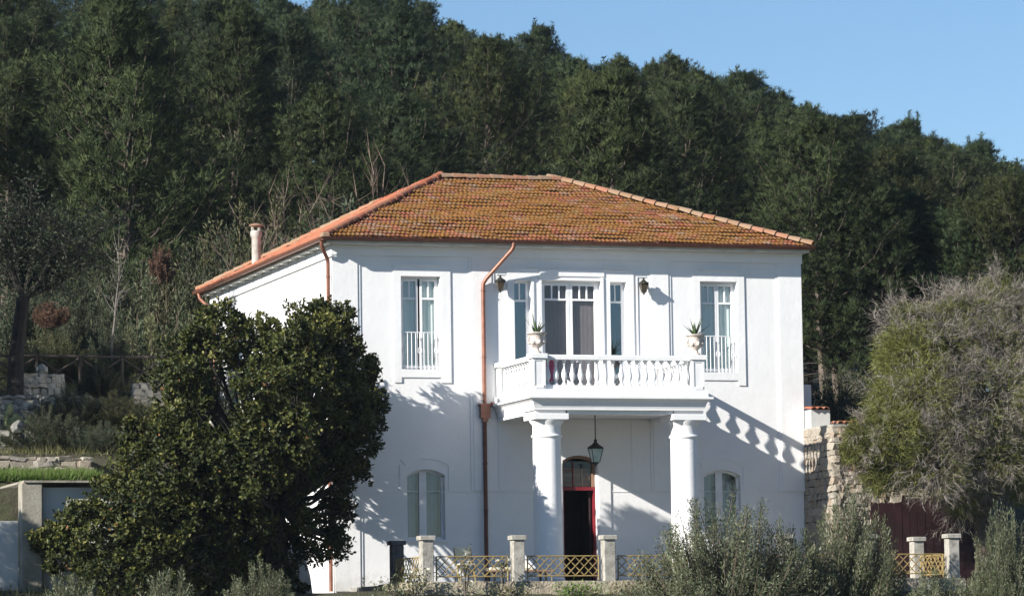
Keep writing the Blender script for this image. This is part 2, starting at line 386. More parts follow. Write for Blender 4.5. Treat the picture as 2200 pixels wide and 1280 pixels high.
class MB:
    def __init__(s):
        s.v = []; s.f = []
    def add(s, vs, fs):
        n = len(s.v)
        s.v += [tuple(p) for p in vs]
        s.f += [tuple(i + n for i in f) for f in fs]
        return s
    def box(s, x0, x1, y0, y1, z0, z1):
        return s.add([(x0, y0, z0), (x1, y0, z0), (x1, y1, z0), (x0, y1, z0), (x0, y0, z1), (x1, y0, z1), (x1, y1, z1), (x0, y1, z1)],
                     [(0, 3, 2, 1), (4, 5, 6, 7), (0, 1, 5, 4), (1, 2, 6, 5), (2, 3, 7, 6), (3, 0, 4, 7)])
    def cbox(s, x0, x1, y0, y1, z0, z1, c=0.01):
        """box with chamfered upright and top edges"""
        pl = [(x0 + c, y0), (x1 - c, y0), (x1, y0 + c), (x1, y1 - c), (x1 - c, y1), (x0 + c, y1), (x0, y1 - c), (x0, y0 + c)]
        cx, cy = (x0 + x1) / 2, (y0 + y1) / 2
        def ins(p, d):
            return (p[0] + (d if p[0] < cx else -d), p[1] + (d if p[1] < cy else -d))
        vs = [(p[0], p[1], z0) for p in pl] + [(p[0], p[1], z1 - c) for p in pl] + [(*ins(p, c), z1) for p in pl]
        fs = [tuple(range(7, -1, -1)), tuple(range(16, 24))]
        for k in range(2):
            for i in range(8):
                j = (i + 1) % 8
                fs.append((k * 8 + i, k * 8 + j, k * 8 + 8 + j, k * 8 + 8 + i))
        return s.add(vs, fs)
    def tube(s, pts, rad, n=6, cap=True):
        pts = [Vector(p) for p in pts]
        if not hasattr(rad, '__len__'): rad = [rad] * len(pts)
        vs = []; fs = []
        up = Vector((0, 0, 1))
        prev = None
        for i, p in enumerate(pts):
            d = (pts[min(i + 1, len(pts) - 1)] - pts[max(i - 1, 0)])
            d = d.normalized() if d.length > 1e-9 else up
            if prev is None:
                a = d.cross(up if abs(d.z) < 0.9 else Vector((1, 0, 0))).normalized()
            else:
                a = (prev - d * prev.dot(d)).normalized()
            prev = a
            b = d.cross(a)
            for k in range(n):
                t = 2 * PI * k / n
                vs.append(p + (a * math.cos(t) + b * math.sin(t)) * rad[i])
        for i in range(len(pts) - 1):
            for k in range(n):
                fs.append((i * n + k, i * n + (k + 1) % n, (i + 1) * n + (k + 1) % n, (i + 1) * n + k))
        if cap:
            fs.append(tuple(range(n - 1, -1, -1)))
            fs.append(tuple(range((len(pts) - 1) * n, len(pts) * n)))
        return s.add(vs, fs)
    def lathe(s, prof, c=(0, 0, 0), n=12, cap=True):
        vs = []; fs = []
        for r, z in prof:
            for k in range(n):
                t = 2 * PI * k / n
                vs.append((c[0] + r * math.cos(t), c[1] + r * math.sin(t), c[2] + z))
        for i in range(len(prof) - 1):
            for k in range(n):
                fs.append((i * n + k, i * n + (k + 1) % n, (i + 1) * n + (k + 1) % n, (i + 1) * n + k))
        if cap:
            fs.append(tuple(range(n - 1, -1, -1)))
            fs.append(tuple(range((len(prof) - 1) * n, len(prof) * n)))
        return s.add(vs, fs)
    def prism(s, poly, y0, y1):
        """poly = outline in (x, z), drawn out from y0 to y1"""
        n = len(poly)
        vs = [(p[0], y0, p[1]) for p in poly] + [(p[0], y1, p[1]) for p in poly]
        fs = [tuple(range(n)), tuple(range(2 * n - 1, n - 1, -1))]
        for i in range(n):
            j = (i + 1) % n
            fs.append((j, i, n + i, n + j))
        return s.add(vs, fs)
    def mesh(s, name, mat, smooth=False, origin=(0, 0, 0)):
        me = bpy.data.meshes.new(name)
        o = origin
        me.from_pydata([(v[0] - o[0], v[1] - o[1], v[2] - o[2]) for v in s.v], [], s.f)
        bm = bmesh.new(); bm.from_mesh(me)
        bmesh.ops.recalc_face_normals(bm, faces=bm.faces)
        bm.to_mesh(me); bm.free()
        if mat is not None: me.materials.append(mat)
        if smooth:
            me.polygons.foreach_set('use_smooth', [True] * len(me.polygons))
            if hasattr(me, 'set_sharp_from_angle'):
                me.set_sharp_from_angle(angle=math.radians(40))
        return me
    def build(s, name, mat, parent=None, smooth=False):
        """coordinates are world coordinates; the origin goes to the piece's own base"""
        a = np.array(s.v)
        lo, hi = a.min(0), a.max(0)
        org = ((lo[0] + hi[0]) / 2, (lo[1] + hi[1]) / 2, lo[2])
        o = bpy.data.objects.new(name, s.mesh(name, mat, smooth, org))
        return link(o, parent, org)

def place(name, me, loc, parent=None, rot=(0, 0, 0), scale=(1, 1, 1)):
    o = bpy.data.objects.new(name, me)
    link(o, parent, loc)
    o.rotation_euler = rot
    o.scale = scale
    return o

def np_mesh(name, verts, faces, mat, rnd=None, smooth=False):
    """verts (n,3), faces (m,k) all of one size"""
    me = bpy.data.meshes.new(name)
    verts = np.asarray(verts, np.float32); faces = np.asarray(faces, np.int32)
    m_, k_ = faces.shape
    me.vertices.add(len(verts)); me.vertices.foreach_set('co', verts.ravel())
    me.loops.add(m_ * k_); me.loops.foreach_set('vertex_index', faces.ravel())
    me.polygons.add(m_)
    me.polygons.foreach_set('loop_start', np.arange(0, m_ * k_, k_, dtype=np.int32))
    me.polygons.foreach_set('loop_total', np.full(m_, k_, np.int32))
    if rnd is not None:
        at = me.attributes.new('rnd', 'FLOAT', 'FACE')
        at.data.foreach_set('value', np.asarray(rnd, np.float32))
    me.materials.append(mat)
    me.update(calc_edges=True)
    me.validate()
    return me

def unit(a):
    return a / np.maximum(np.linalg.norm(a, axis=-1, keepdims=True), 1e-9)

def rand_dirs(n):
    return unit(RNG.normal(size=(n, 3)))

def blades(pos, direc, length, width, rnd, name, mat, facing=None, loose=0.6):
    """thin triangles: needles, grass, twigs; facing = the way their flat side looks (out of the crown)"""
    n = len(pos)
    side = unit(np.cross(direc, rand_dirs(n) if facing is None else facing + rand_dirs(n) * loose))
    length = np.broadcast_to(length, n)[:, None]; width = np.broadcast_to(width, n)[:, None]
    v = np.empty((n, 3, 3))
    v[:, 0] = pos - side * width / 2
    v[:, 1] = pos + side * width / 2
    v[:, 2] = pos + direc * length
    return np_mesh(name, v.reshape(-1, 3), np.arange(n * 3).reshape(n, 3), mat, rnd)

def leaves(pos, direc, length, width, rnd, name, mat, up_bias=0.6, facing=None, loose=0.6, belly=0.45):
    """diamond leaves, slightly folded along the midrib (two triangles each)"""
    n = len(pos)
    nrm = unit(rand_dirs(n) + np.array([0, 0, up_bias])) if facing is None else unit(facing + rand_dirs(n) * loose)
    side = unit(np.cross(direc, nrm))
    nn = np.cross(side, direc)
    length = np.broadcast_to(length, n)[:, None]; width = np.broadcast_to(width, n)[:, None]
    v = np.empty((n, 4, 3))
    v[:, 0] = pos
    v[:, 1] = pos + direc * length * belly + side * width / 2 + nn * width * 0.12
    v[:, 2] = pos + direc * length
    v[:, 3] = pos + direc * length * belly - side * width / 2 + nn * width * 0.12
    q = np.arange(n * 4).reshape(n, 4)
    f = np.concatenate([q[:, [0, 1, 2]], q[:, [0, 2, 3]]])
    return np_mesh(name, v.reshape(-1, 3), f, mat, np.concatenate([rnd, rnd]))

def at(px, py, Y):
    """point of the plane y = Y seen in direction (px, py) of the 2200 x 1280 photograph"""
    d = CR * ((px - 1100) / FPX) + CD * ((py - 640) / FPX) + CF
    return CAM + d * ((Y - CAM.y) / d.y)

def to_px(p):
    v = Vector(p) - CAM
    z = v.dot(CF)
    return 1100 + FPX * v.dot(CR) / z, 640 + FPX * v.dot(CD) / z, z

# horizontal axes of the view, for laying out the hillside
RH = Vector((CR.x, CR.y, 0)).normalized()
FH = Vector((-RH.y, RH.x, 0))
def uw(x, y):
    d = Vector((x - CAM.x, y - CAM.y, 0))
    return d.dot(RH), d.dot(FH)
def from_uw(u, w):
    return CAM.x + RH.x * u + FH.x * w, CAM.y + RH.y * u + FH.y * w

# ------------------------------------------------------------------ terrain
def sstep(a, b, t):
    t = min(1.0, max(0.0, (t - a) / (b - a)))
    return t * t * (3 - 2 * t)

def hill(u, w):
    ridge = 20.3 - 0.37 * max(-34, min(34, u))
    s = (w - 108.0) / 84.0
    base = 3.6
    if s <= 0:
        z = base + s * 4.0
    elif s < 1:
        z = base + (ridge - base) * (0.85 * s + 0.15 * s * s)
    else:
        z = ridge - 6.0 * (s - 1.0)
    return max(z, -6.0)

def height(x, y):
    u, w = uw(x, y)
    z_front = -3.6 + 1.4 * sstep(-70, -8, y)
    if y < -70: z_front = -3.6
    if x < 0:
        zl = -0.9 + 0.75 * sstep(-6, -2, y) + 2.75 * sstep(0.6, 1.9, y) + 0.15 * sstep(2.0, 3.4, y) + 0.62 * sstep(3.5, 3.9, y) + 0.75 * sstep(5.85, 6.3, y) + 0.8 * sstep(7.65, 8.1, y) + 0.5 * sstep(8.6, 9.2, y) + 0.7 * sstep(11, 18, y)
        side = sstep(-0.8, -3.2, x)
    else:
        zl = -0.3; side = 0.0
    pad = -0.3
    zr = -0.3 + 4.2 * sstep(6, 18, y)
    if x > 13.0:
        pad = pad + (zr - pad) * sstep(13.0, 17, x)
    mid = pad + (zl - pad) * side
    back = sstep(15.0, 22.0, y)
    zh = hill(u, w)
    mid = mid + (max(zh, 3.6) - mid) * back if y > 15 else mid
    front = sstep(-6.0, -8.0, y) if x > -0.5 else sstep(-5.0, -11.0, y)
    z = mid + (z_front - mid) * front
    if y > 22: z = zh
    # gentle unevenness away from the buildings
    k = sstep(16, 26, y)
    z += k * 0.35 * (math.sin(x * 0.31 + 1.3) * math.cos(y * 0.27) + 0.6 * math.sin(x * 0.83 + y * 0.6))
    return z

def axis(lo, a, b, hi, fine, grow=1.28):
    xs = list(np.arange(a, b + 1e-6, fine))
    d = fine; x = b
    while x < hi:
        d *= grow; x += d; xs.append(min(x, hi))
    d = fine; x = a
    while x > lo:
        d *= grow; x -= d; xs.insert(0, max(x, lo))
    return xs
XS = axis(-600, -22, 26, 600, 0.5)
YS = axis(-400, -12, 30, 700, 0.5)
gv = [(x, y, height(x, y)) for y in YS for x in XS]
nx = len(XS)
gf = [(j * nx + i, j * nx + i + 1, (j + 1) * nx + i + 1, (j + 1) * nx + i) for j in range(len(YS) - 1) for i in range(nx - 1)]
ground = bpy.data.objects.new('hillside_ground', np_mesh('hillside_ground', gv, gf, M['ground']))
ground.data.polygons.foreach_set('use_smooth', [True] * len(ground.data.polygons))
link(ground, None, (0, 0, 0))
tag(ground, kind='structure')

terrace = MB().box(0.35, 13.95, -6.1, -0.02, -1.2, -0.12).build('terrace_paving', M['paving'])
tag(terrace, kind='structure')

# ------------------------------------------------------------------ villa
HW, HD, HZ = 12.32, 13.2, 8.30
villa = thing('villa', (6.16, 6.5, -0.12), 'two storey white stucco villa with a lichen covered hip roof and a columned balcony porch', 'villa')

def arch_pts(x0, x1, zs, rise, n=10):
    w = (x1 - x0) / 2; R_ = (w * w + rise * rise) / (2 * rise); cx = (x0 + x1) / 2; cz = zs + rise - R_
    a0 = math.asin(w / R_)
    return [(cx + R_ * math.sin(a), cz + R_ * math.cos(a)) for a in np.linspace(-a0, a0, n)]

# openings of the front: x0, x1, z0, z1, arch rise
OPEN = [(1.72, 2.74, 5.25, 7.56, 0), (9.60, 10.60, 5.25, 7.56, 0), (4.66, 5.10, 4.56, 7.50, 0), (5.37, 6.95, 4.56, 7.52, 0), (7.19, 7.62, 4.56, 7.50, 0),
        (1.82, 2.80, 1.05, 2.78, 0.14), (9.62, 10.60, 1.05, 2.78, 0.14), (5.87, 6.77, 0.0, 3.14, 0.13)]
def front_wall():
    xs = sorted({0.0, HW} | {o[0] for o in OPEN} | {o[1] for o in OPEN})
    zs = sorted({-0.4, HZ} | {o[2] for o in OPEN} | {o[3] for o in OPEN})
    b = MB()
    T = 0.32
    def solid(i, j):
        if i < 0 or j < 0 or i >= len(xs) - 1 or j >= len(zs) - 1: return None
        cx, cz = (xs[i] + xs[i + 1]) / 2, (zs[j] + zs[j + 1]) / 2
        return not any(o[0] < cx < o[1] and o[2] < cz < o[3] for o in OPEN)
    for i in range(len(xs) - 1):
        for j in range(len(zs) - 1):
            if not solid(i, j): continue
            a, c, d, e = xs[i], xs[i + 1], zs[j], zs[j + 1]
            b.add([(a, 0, d), (c, 0, d), (c, 0, e), (a, 0, e)], [(0, 1, 2, 3)])
            b.add([(a, T, d), (c, T, d), (c, T, e), (a, T, e)], [(3, 2, 1, 0)])
            if solid(i - 1, j) is not True: b.add([(a, 0, d), (a, T, d), (a, T, e), (a, 0, e)], [(3, 2, 1, 0)])
            if solid(i + 1, j) is not True: b.add([(c, 0, d), (c, T, d), (c, T, e), (c, 0, e)], [(0, 1, 2, 3)])
            if solid(i, j - 1) is not True: b.add([(a, 0, d), (c, 0, d), (c, T, d), (a, T, d)], [(3, 2, 1, 0)])
            if solid(i, j + 1) is not True: b.add([(a, 0, e), (c, 0, e), (c, T, e), (a, T, e)], [(0, 1, 2, 3)])
    for o in OPEN:                                       # the spandrels of the arched openings
        if o[4]:
            ap = arch_pts(o[0], o[1], o[3] - o[4], o[4])
            for p, q in zip(ap[:-1], ap[1:]):
                b.prism([(p[0], p[1]), (q[0], q[1]), (q[0], o[3]), (p[0], o[3])], 0.0, T)
    # no normal recalculation here: faces are wound by hand, so build the mesh directly
    me = bpy.data.meshes.new('front_wall')
    org = (6.16, 0, -0.4)
    me.from_pydata([(v[0] - org[0], v[1] - org[1], v[2] - org[2]) for v in b.v], [], b.f)
    me.materials.append(M['stucco'])
    ob = bpy.data.objects.new('front_wall', me)
    return link(ob, villa, org)
front_wall()
MB().box(0.0, 0.3, 0.32, HD, -0.4, HZ).build('side_wall', M['stucco'], villa)
MB().box(HW - 0.3, HW, 0.32, HD, -0.4, HZ).build('side_wall', M['stucco'], villa)
MB().box(0.3, HW - 0.3, HD - 0.3, HD, -0.4, HZ).build('rear_wall', M['stucco'], villa)
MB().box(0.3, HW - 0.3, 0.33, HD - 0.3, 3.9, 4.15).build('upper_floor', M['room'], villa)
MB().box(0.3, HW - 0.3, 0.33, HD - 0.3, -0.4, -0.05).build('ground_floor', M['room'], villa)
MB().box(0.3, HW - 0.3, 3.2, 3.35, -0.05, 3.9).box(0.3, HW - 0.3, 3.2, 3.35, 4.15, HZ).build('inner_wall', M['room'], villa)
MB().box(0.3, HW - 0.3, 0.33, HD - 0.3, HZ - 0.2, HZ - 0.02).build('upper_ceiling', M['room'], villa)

# pilasters, cornice, string course
def pilaster(x0, x1, z0=2.24, z1=8.05, sl=True, sr=True):
    b = MB().box(x0 + (0.075 if sl else 0), x1 - (0.075 if sr else 0), -0.04, 0.0, z0, z1)
    if sl: b.box(x0, x0 + 0.075, -0.02, 0.0, z0, z1)
    if sr: b.box(x1 - 0.075, x1, -0.02, 0.0, z0, z1)
    b.build('pilaster', M['stucco'], villa)
pilaster(-0.035, 0.685, -0.2, 8.05, False, True)
pilaster(11.66, HW + 0.035, 2.24, 8.05, True, False)
pilaster(3.48, 4.14)
pilaster(8.20, 8.82)
MB().box(-0.06, HW + 0.06, -0.06, 0.0, 8.05, 8.30).box(-0.05, HW + 0.05, -0.09, -0.06, 8.22, 8.30).build('cornice', M['stucco'], villa)
MB().box(-0.055, 0.0, 0.0, HD, 8.02, 8.30).build('cornice', M['stucco'], villa)
MB().box(0.69, 5.55, -0.014, 0, 2.222, 2.238).box(7.12, HW, -0.014, 0, 2.222, 2.238).build('string_course', M['stucco'], villa)
MB().box(7.70, 8.19, -0.016, 0, 2.26, 4.02).build('wall_panel', M['stucco'], villa)
MB().box(4.2, 4.62, -0.016, 0, 2.26, 4.02).build('wall_panel', M['stucco'], villa)
MB().box(6.80, 7.12, -0.03, 0, -0.1, 2.95).box(5.55, 5.84, -0.03, 0, -0.1, 2.95).build('door_surround', M['stucco'], villa)

def window_surround(x0, x1, ox0, ox1):
    b = MB()
    P = -0.028
    b.box(x0, ox0, P, 0, 4.92, 7.84).box(ox1, x1, P, 0, 4.92, 7.84)
    b.box(ox0, ox1, P, 0, 7.56, 7.84).box(ox0, ox1, P, 0, 5.05, 5.25)
    b.box(ox0 + 0.01, ox1 + 0.04, P - 0.035, P, 7.83, 7.865)
    b.build('window_surround', M['stucco'], villa)
window_surround(1.53, 3.0, 1.72, 2.74)
window_surround(9.41, 10.80, 9.60, 10.60)
def arch_hood(x0, x1, zs):
    b = MB()
    a = arch_pts(x0, x1, zs, 0.17, 14); c = arch_pts(x0 + 0.13, x1 - 0.13, zs - 0.14, 0.16, 14)
    for k in range(13):
        b.prism([c[k], c[k + 1], a[k + 1], a[k]], -0.022, 0)
    b.box(x0 - 0.02, x0 + 0.12, -0.022, 0, 2.24, zs - 0.13).box(x1 - 0.12, x1 + 0.02, -0.022, 0, 2.24, zs - 0.13)
    b.build('window_hood', M['stucco'], villa)
arch_hood(1.66, 3.02, 3.02); arch_hood(9.46, 10.80, 3.02)
# frame round the three balcony openings
b = MB()
P = -0.03
b.box(4.48, 4.66, P, 0, 4.6, 7.80).box(5.10, 5.37, P, 0, 4.6, 7.80).box(6.95, 7.19, P, 0, 4.6, 7.80).box(7.62, 7.82, P, 0, 4.6, 7.80)
b.box(4.66, 5.10, P, 0, 7.50, 7.80).box(5.37, 6.95, P, 0, 7.52, 7.80).box(7.19, 7.62, P, 0, 7.50, 7.80)
b.box(5.34, 7.03, P - 0.025, P, 7.62, 7.78).box(7.0, 7.64, P - 0.03, P, 7.82, 7.85).box(5.0, 5.8, P - 0.03, P, 7.82, 7.85)
b.box(5.10, 5.17, P - 0.03, P, 4.6, 7.6).box(5.30, 5.37, P - 0.03, P, 4.6, 7.6).box(6.95, 7.01, P - 0.03, P, 4.6, 7.6)
b.box(7.90, 7.93, -0.02, 0, 4.6, 7.66).box(7.93, 8.18, -0.02, 0, 7.63, 7.66).box(4.2, 4.45, -0.02, 0, 7.63, 7.66)
b.build('balcony_door_surround', M['stucco'], villa)

def curtain(x0, x1, y, z0, z1, mat, parent, amp=0.02):
    n = max(8, int((x1 - x0) / 0.035))
    b = MB()
    for i in range(n):
        xa = x0 + (x1 - x0) * i / n; xb = x0 + (x1 - x0) * (i + 1) / n
        ya = y + amp * math.sin(i * 1.9) + 0.3 * amp * math.sin(i * 4.1); yb = y + amp * math.sin((i + 1) * 1.9) + 0.3 * amp * math.sin((i + 1) * 4.1)
        b.add([(xa, ya, z0), (xb, yb, z0), (xb, yb, z1), (xa, ya, z1)], [(0, 1, 2, 3)])
    b.build('curtain', mat, parent)

def leaf_window(x0, x1, z0, z1, yy, zt, nbars, mats, drape, stile=0.055, fr=0.05, parent=villa, name='window', gap=0.004):
    """a casement or French window of two leaves: frame (the part), and its sub-parts"""
    f = MB().box(x0, x0 + fr, yy, yy + 0.08, z0, z1).box(x1 - fr, x1, yy, yy + 0.08, z0, z1).box(x0 + fr, x1 - fr, yy, yy + 0.08, z1 - fr, z1)
    fo = f.build(name, M['paint'], parent)
    xm = (x0 + x1) / 2
    for a, c in ((x0 + fr, xm - gap), (xm + gap, x1 - fr)):
        s = MB().box(a, a + stile, yy - 0.015, yy + 0.045, z0 + 0.01, z1 - fr - 0.005).box(c - stile, c, yy - 0.015, yy + 0.045, z0 + 0.01, z1 - fr - 0.005)
        s.box(a + stile, c - stile, yy - 0.015, yy + 0.045, z0 + 0.01, z0 + 0.12).box(a + stile, c - stile, yy - 0.015, yy + 0.045, z1 - fr - 0.06, z1 - fr - 0.005)
        s.box(a + stile, c - stile, yy - 0.015, yy + 0.045, zt - 0.025, zt + 0.025)
        s.build('sash', M['paint'], fo)
        for k in range(nbars):
            xb = a + stile + (c - a - 2 * stile) * (k + 1) / (nbars + 1)
            MB().box(xb - 0.017, xb + 0.017, yy - 0.012, yy + 0.04, zt + 0.025, z1 - fr - 0.06).build('glazing_bar', M['paint'], fo)
        MB().box(a + stile, c - stile, yy + 0.012, yy + 0.018, z0 + 0.12, zt - 0.025).build('pane', mats, fo)
        xs_ = [a + stile] + [a + stile + (c - a - 2 * stile) * (k + 1) / (nbars + 1) for k in range(nbars)] + [c - stile]
        for p, q in zip(xs_[:-1], xs_[1:]):
            MB().box(p + 0.017, q - 0.017, yy + 0.012, yy + 0.018, zt + 0.025, z1 - fr - 0.06).build('pane', mats, fo)
        if drape is not None:
            curtain(a + 0.02, c - 0.02, yy + 0.075, z0 + 0.02, z1 - fr, drape, fo, 0.009 if drape is M['curtain'] else 0.0015)
    return fo

def juliet(x0, x1, z0, z1, parent):
    y = 0.03
    MB().box(x0, x1, y - 0.012, y + 0.012, z1 - 0.022, z1).box(x0, x1, y - 0.01, y + 0.01, z0 + 0.03, z0 + 0.05).build('railing', M['paint'], parent)
    n = 9
    for i in range(n):
        x = x0 + 0.05 + (x1 - x0 - 0.1) * i / (n - 1)
        b = MB().tube([(x, y, z0), (x, y, z1 - 0.02)], 0.011, 6)
        if i in (0, 4, 8):
            ring = [(x + 0.05 * math.cos(t), y, z0 + 0.45 + 0.075 * math.sin(t)) for t in np.linspace(0, 2 * PI, 11)]
            b.tube(ring, 0.008, 4, False)
        b.build('railing_bar', M['paint'], parent)

for (a, c, dk) in ((1.72, 2.74, 0), (9.60, 10.60, 1)):
    wo = leaf_window(a, c, 5.25, 7.56, 0.17, 7.02, 1, M['glass'], M['curtain'], gap=0.004 if dk else 0.03)
    juliet(a + 0.02, c - 0.06, 5.27, 6.18, wo)
wo = leaf_window(5.37, 6.95, 4.56, 7.52, 0.15, 7.05, 2, M['glass_clear'], M['curtain_dark'], 0.075, 0.06, name='balcony_door')
for a, c in ((4.66, 5.10), (7.19, 7.62)):
    f = MB().box(a, a + 0.03, 0.15, 0.22, 4.56, 7.5).box(c - 0.09, c, 0.15, 0.22, 4.56, 7.5).box(a + 0.03, c - 0.09, 0.15, 0.22, 7.44, 7.5)
    f.box(a + 0.03, c - 0.09, 0.15, 0.22, 6.98, 7.03).box((a + c) / 2 - 0.045, (a + c) / 2 - 0.012, 0.155, 0.21, 7.03, 7.44).box(a + 0.03, c - 0.09, 0.15, 0.22, 4.56, 4.66)
    fo = f.build('side_window', M['paint'], villa)
    MB().box(a + 0.03, c - 0.09, 0.18, 0.186, 4.66, 6.98).build('pane', M['glass_blue'], fo)
    MB().box(a + 0.03, (a + c) / 2 - 0.045, 0.18, 0.186, 7.03, 7.44).build('pane', M['glass_blue'], fo)
    MB().box((a + c) / 2 - 0.012, c - 0.09, 0.18, 0.186, 7.03, 7.44).build('pane', M['glass_blue'], fo)
# arched ground floor windows
for a, c, dark in ((1.82, 2.80, 0), (9.62, 10.60, 1)):
    ap = arch_pts(a, c, 2.64, 0.14); ip = arch_pts(a + 0.06, c - 0.06, 2.60, 0.12)
    f = MB().box(a, a + 0.06, 0.16, 0.24, 1.05, 2.60).box(c - 0.06, c, 0.16, 0.24, 1.05, 2.60)
    for k in range(9): f.prism([ip[k], ip[k + 1], ap[k + 1], ap[k]], 0.16, 0.24)
    fo = f.build('arched_window', M['paint'], villa)
    xm = (a + c) / 2 - 0.03
    MB().box(xm - 0.10, xm - 0.002, 0.14, 0.21, 1.06, 2.72).build('meeting_stile', M['paint'], fo)
    MB().box(xm + 0.002, xm + 0.085, 0.145, 0.21, 1.06, 2.72).build('meeting_stile', M['paint'], fo)
    for p, q in ((a + 0.06, xm - 0.10), (xm + 0.085, c - 0.06)):
        MB().box(p, q, 0.18, 0.186, 1.12, 2.70).build('pane', M['glass'], fo)
        MB().box(p, q, 0.15, 0.21, 1.05, 1.12).build('bottom_rail', M['paint'], fo)
    curtain(a + 0.07, xm - 0.16, 0.27, 1.06, 2.74, M['curtain_blue'], fo)
    curtain(xm + 0.10, c - 0.12, 0.30, 1.06, 2.74, M['curtain_blue'], fo)
    MB().box(a - 0.06, c + 0.06, -0.05, 0.14, 0.99, 1.045).build('window_sill', M['stucco'], villa)

# front door: red frame, transom with boards seen through a barred fanlight, dark hall
ap = arch_pts(5.87, 6.77, 3.01, 0.13); ip = arch_pts(5.94, 6.70, 2.96, 0.11)
f = MB().box(5.87, 5.94, 0.14, 0.26, 0.0, 2.27).box(6.72, 6.77, 0.14, 0.26, 0.0, 2.27).box(5.87, 6.77, 0.13, 0.27, 2.271, 2.36)
door = f.build('front_door', M['red_paint'], villa)
f = MB().box(5.87, 5.94, 0.16, 0.26, 2.361, 2.96).box(6.70, 6.77, 0.16, 0.26, 2.361, 2.96)
for k in range(9): f.prism([ip[k], ip[k + 1], ap[k + 1], ap[k]], 0.16, 0.26)
f.build('fanlight_frame', M['wood'], door)
for k in range(4):
    MB().box(5.95, 6.69, 0.31, 0.34, 2.38 + k * 0.115, 2.38 + k * 0.115 + 0.105).build('transom_board', M['wood'], door)
MB().tube([(6.20, 0.19, 2.37), (6.20, 0.19, 2.98)], 0.014, 6).build('fanlight_bar', M['red_paint'], door)
MB().tube([(5.94, 0.20, 2.78), (6.22, 0.20, 2.78)], 0.012, 6).build('fanlight_bar', M['red_paint'], door)
MB().tube([(5.94, 0.20, 2.45), (6.22, 0.20, 2.45)], 0.012, 6).build('fanlight_bar', M['red_paint'], door)
MB().tube([(6.44, 0.19, 2.37), (6.44, 0.19, 2.92)], 0.014, 6).build('fanlight_bar', M['black_metal'], door)
MB().box(5.94, 6.70, 0.22, 0.226, 2.37, 3.0).build('pane', M['glass_clear'], door)
MB().cbox(5.94, 5.99, 0.27, 1.0, 0.02, 2.26).build('door_leaf', M['maroon'], door)
MB().cbox(6.64, 6.70, 0.27, 0.9, 0.02, 2.26).build('door_leaf', M['maroon'], door)
MB().box(5.4, 7.2, 1.6, 1.7, -0.05, 3.9).box(5.3, 5.4, 0.33, 1.7, -0.05, 3.9).box(7.2, 7.3, 0.33, 1.7, -0.05, 3.9).build('hall_wall', M['hall_shade'], villa)
MB().box(5.75, 6.9, -0.35, 0.13, -0.12, -0.005).build('door_step', M['concrete'], villa)

# ------------------------------------------------------------------ porch and balcony
MB_ = MB()
MB_.box(4.02, 8.70, -3.25, -0.005, 4.345, 4.39)          # lip
bal = MB()
bal.box(4.10, 8.60, -3.17, -0.041, 4.39, 4.56)
bal.box(4.00, 8.70, -3.26, -0.041, 4.335, 4.39)
lv = [((4.02, 8.68, -3.24), 4.335), ((4.10, 8.58, -3.16), 4.27), ((4.135, 8.545, -3.12), 4.18), ((4.15, 8.53, -3.10), 4.10)]
for (p, z1), (q, z0) in zip(lv[:-1], lv[1:]):
    bal.add([(q[0], q[2], z0), (q[1], q[2], z0), (q[1], -0.041, z0), (q[0], -0.041, z0), (p[0], p[2], z1), (p[1], p[2], z1), (p[1], -0.041, z1), (p[0], -0.041, z1)],
            [(0, 1, 5, 4), (1, 2, 6, 5), (3, 0, 4, 7)])
bal.box(4.15, 8.53, -3.10, -0.041, 4.06, 4.10)
balcony = bal.build('balcony', M['stucco'], villa)
MB().box(4.17, 4.5, -2.25, -0.041, 3.97, 4.06).box(8.2, 8.51, -2.25, -0.041, 3.97, 4.06).box(5.02, 7.72, -3.02, -2.5, 3.97, 4.06).build('beam', M['stucco'], balcony)
Z0, Z1 = 4.56, 5.40
bp = [(0.066, 0.0), (0.066, 0.035), (0.040, 0.05), (0.031, 0.085), (0.036, 0.11), (0.066, 0.165), (0.078, 0.215), (0.072, 0.27), (0.046, 0.37), (0.032, 0.45), (0.029, 0.49), (0.046, 0.515), (0.03, 0.535), (0.034, 0.56), (0.060, 0.58), (0.060, 0.62)]
bme = MB().lathe([(r * 0.98, z) for r, z in bp], n=10).mesh('baluster', M['stucco'], True)
for (a, c, d, e) in ((4.12, 4.44, -3.13, -2.81), (8.20, 8.52, -3.13, -2.81), (4.16, 4.42, -0.30, -0.041), (8.24, 8.50, -0.30, -0.041)):
    MB().cbox(a, c, d, e, 4.56, 5.30).cbox(a - 0.05, c + 0.05, d - 0.05, e + (0.05 if e < -1 else 0), 5.301, Z1 + 0.015)\
        .box(a + 0.05, c - 0.05, d - 0.014, d, 5.24, 5.29).box(a, a + 0.05, d - 0.014, d, 4.64, 5.29).box(c - 0.05, c, d - 0.014, d, 4.64, 5.29).box(a + 0.05, c - 0.05, d - 0.014, d, 4.58, 4.64)\
        .build('balcony_pier', M['stucco'], balcony)
def rail(a, c, d, e):
    MB().cbox(a, c, d, e, 5.28, 5.395, 0.025).build('handrail', M['stucco'], balcony)
    MB().box(a + 0.02, c - 0.02, d + 0.02, e - 0.02, 4.56, 4.66).build('bottom_rail', M['stucco'], balcony)
rail(4.44, 8.20, -3.08, -2.86)
rail(4.18, 4.40, -2.81, -0.30)
rail(8.26, 8.48, -2.81, -0.30)
nb = 18
for i in range(nb): place('baluster', bme, (4.44 + 3.76 * (i + 0.5) / nb, -2.97, 4.66), balcony)
for i in range(12):
    place('baluster', bme, (4.29, -2.81 + 2.51 * (i + 0.5) / 12, 4.66), balcony)
    place('baluster', bme, (8.37, -2.81 + 2.51 * (i + 0.5) / 12, 4.66), balcony)
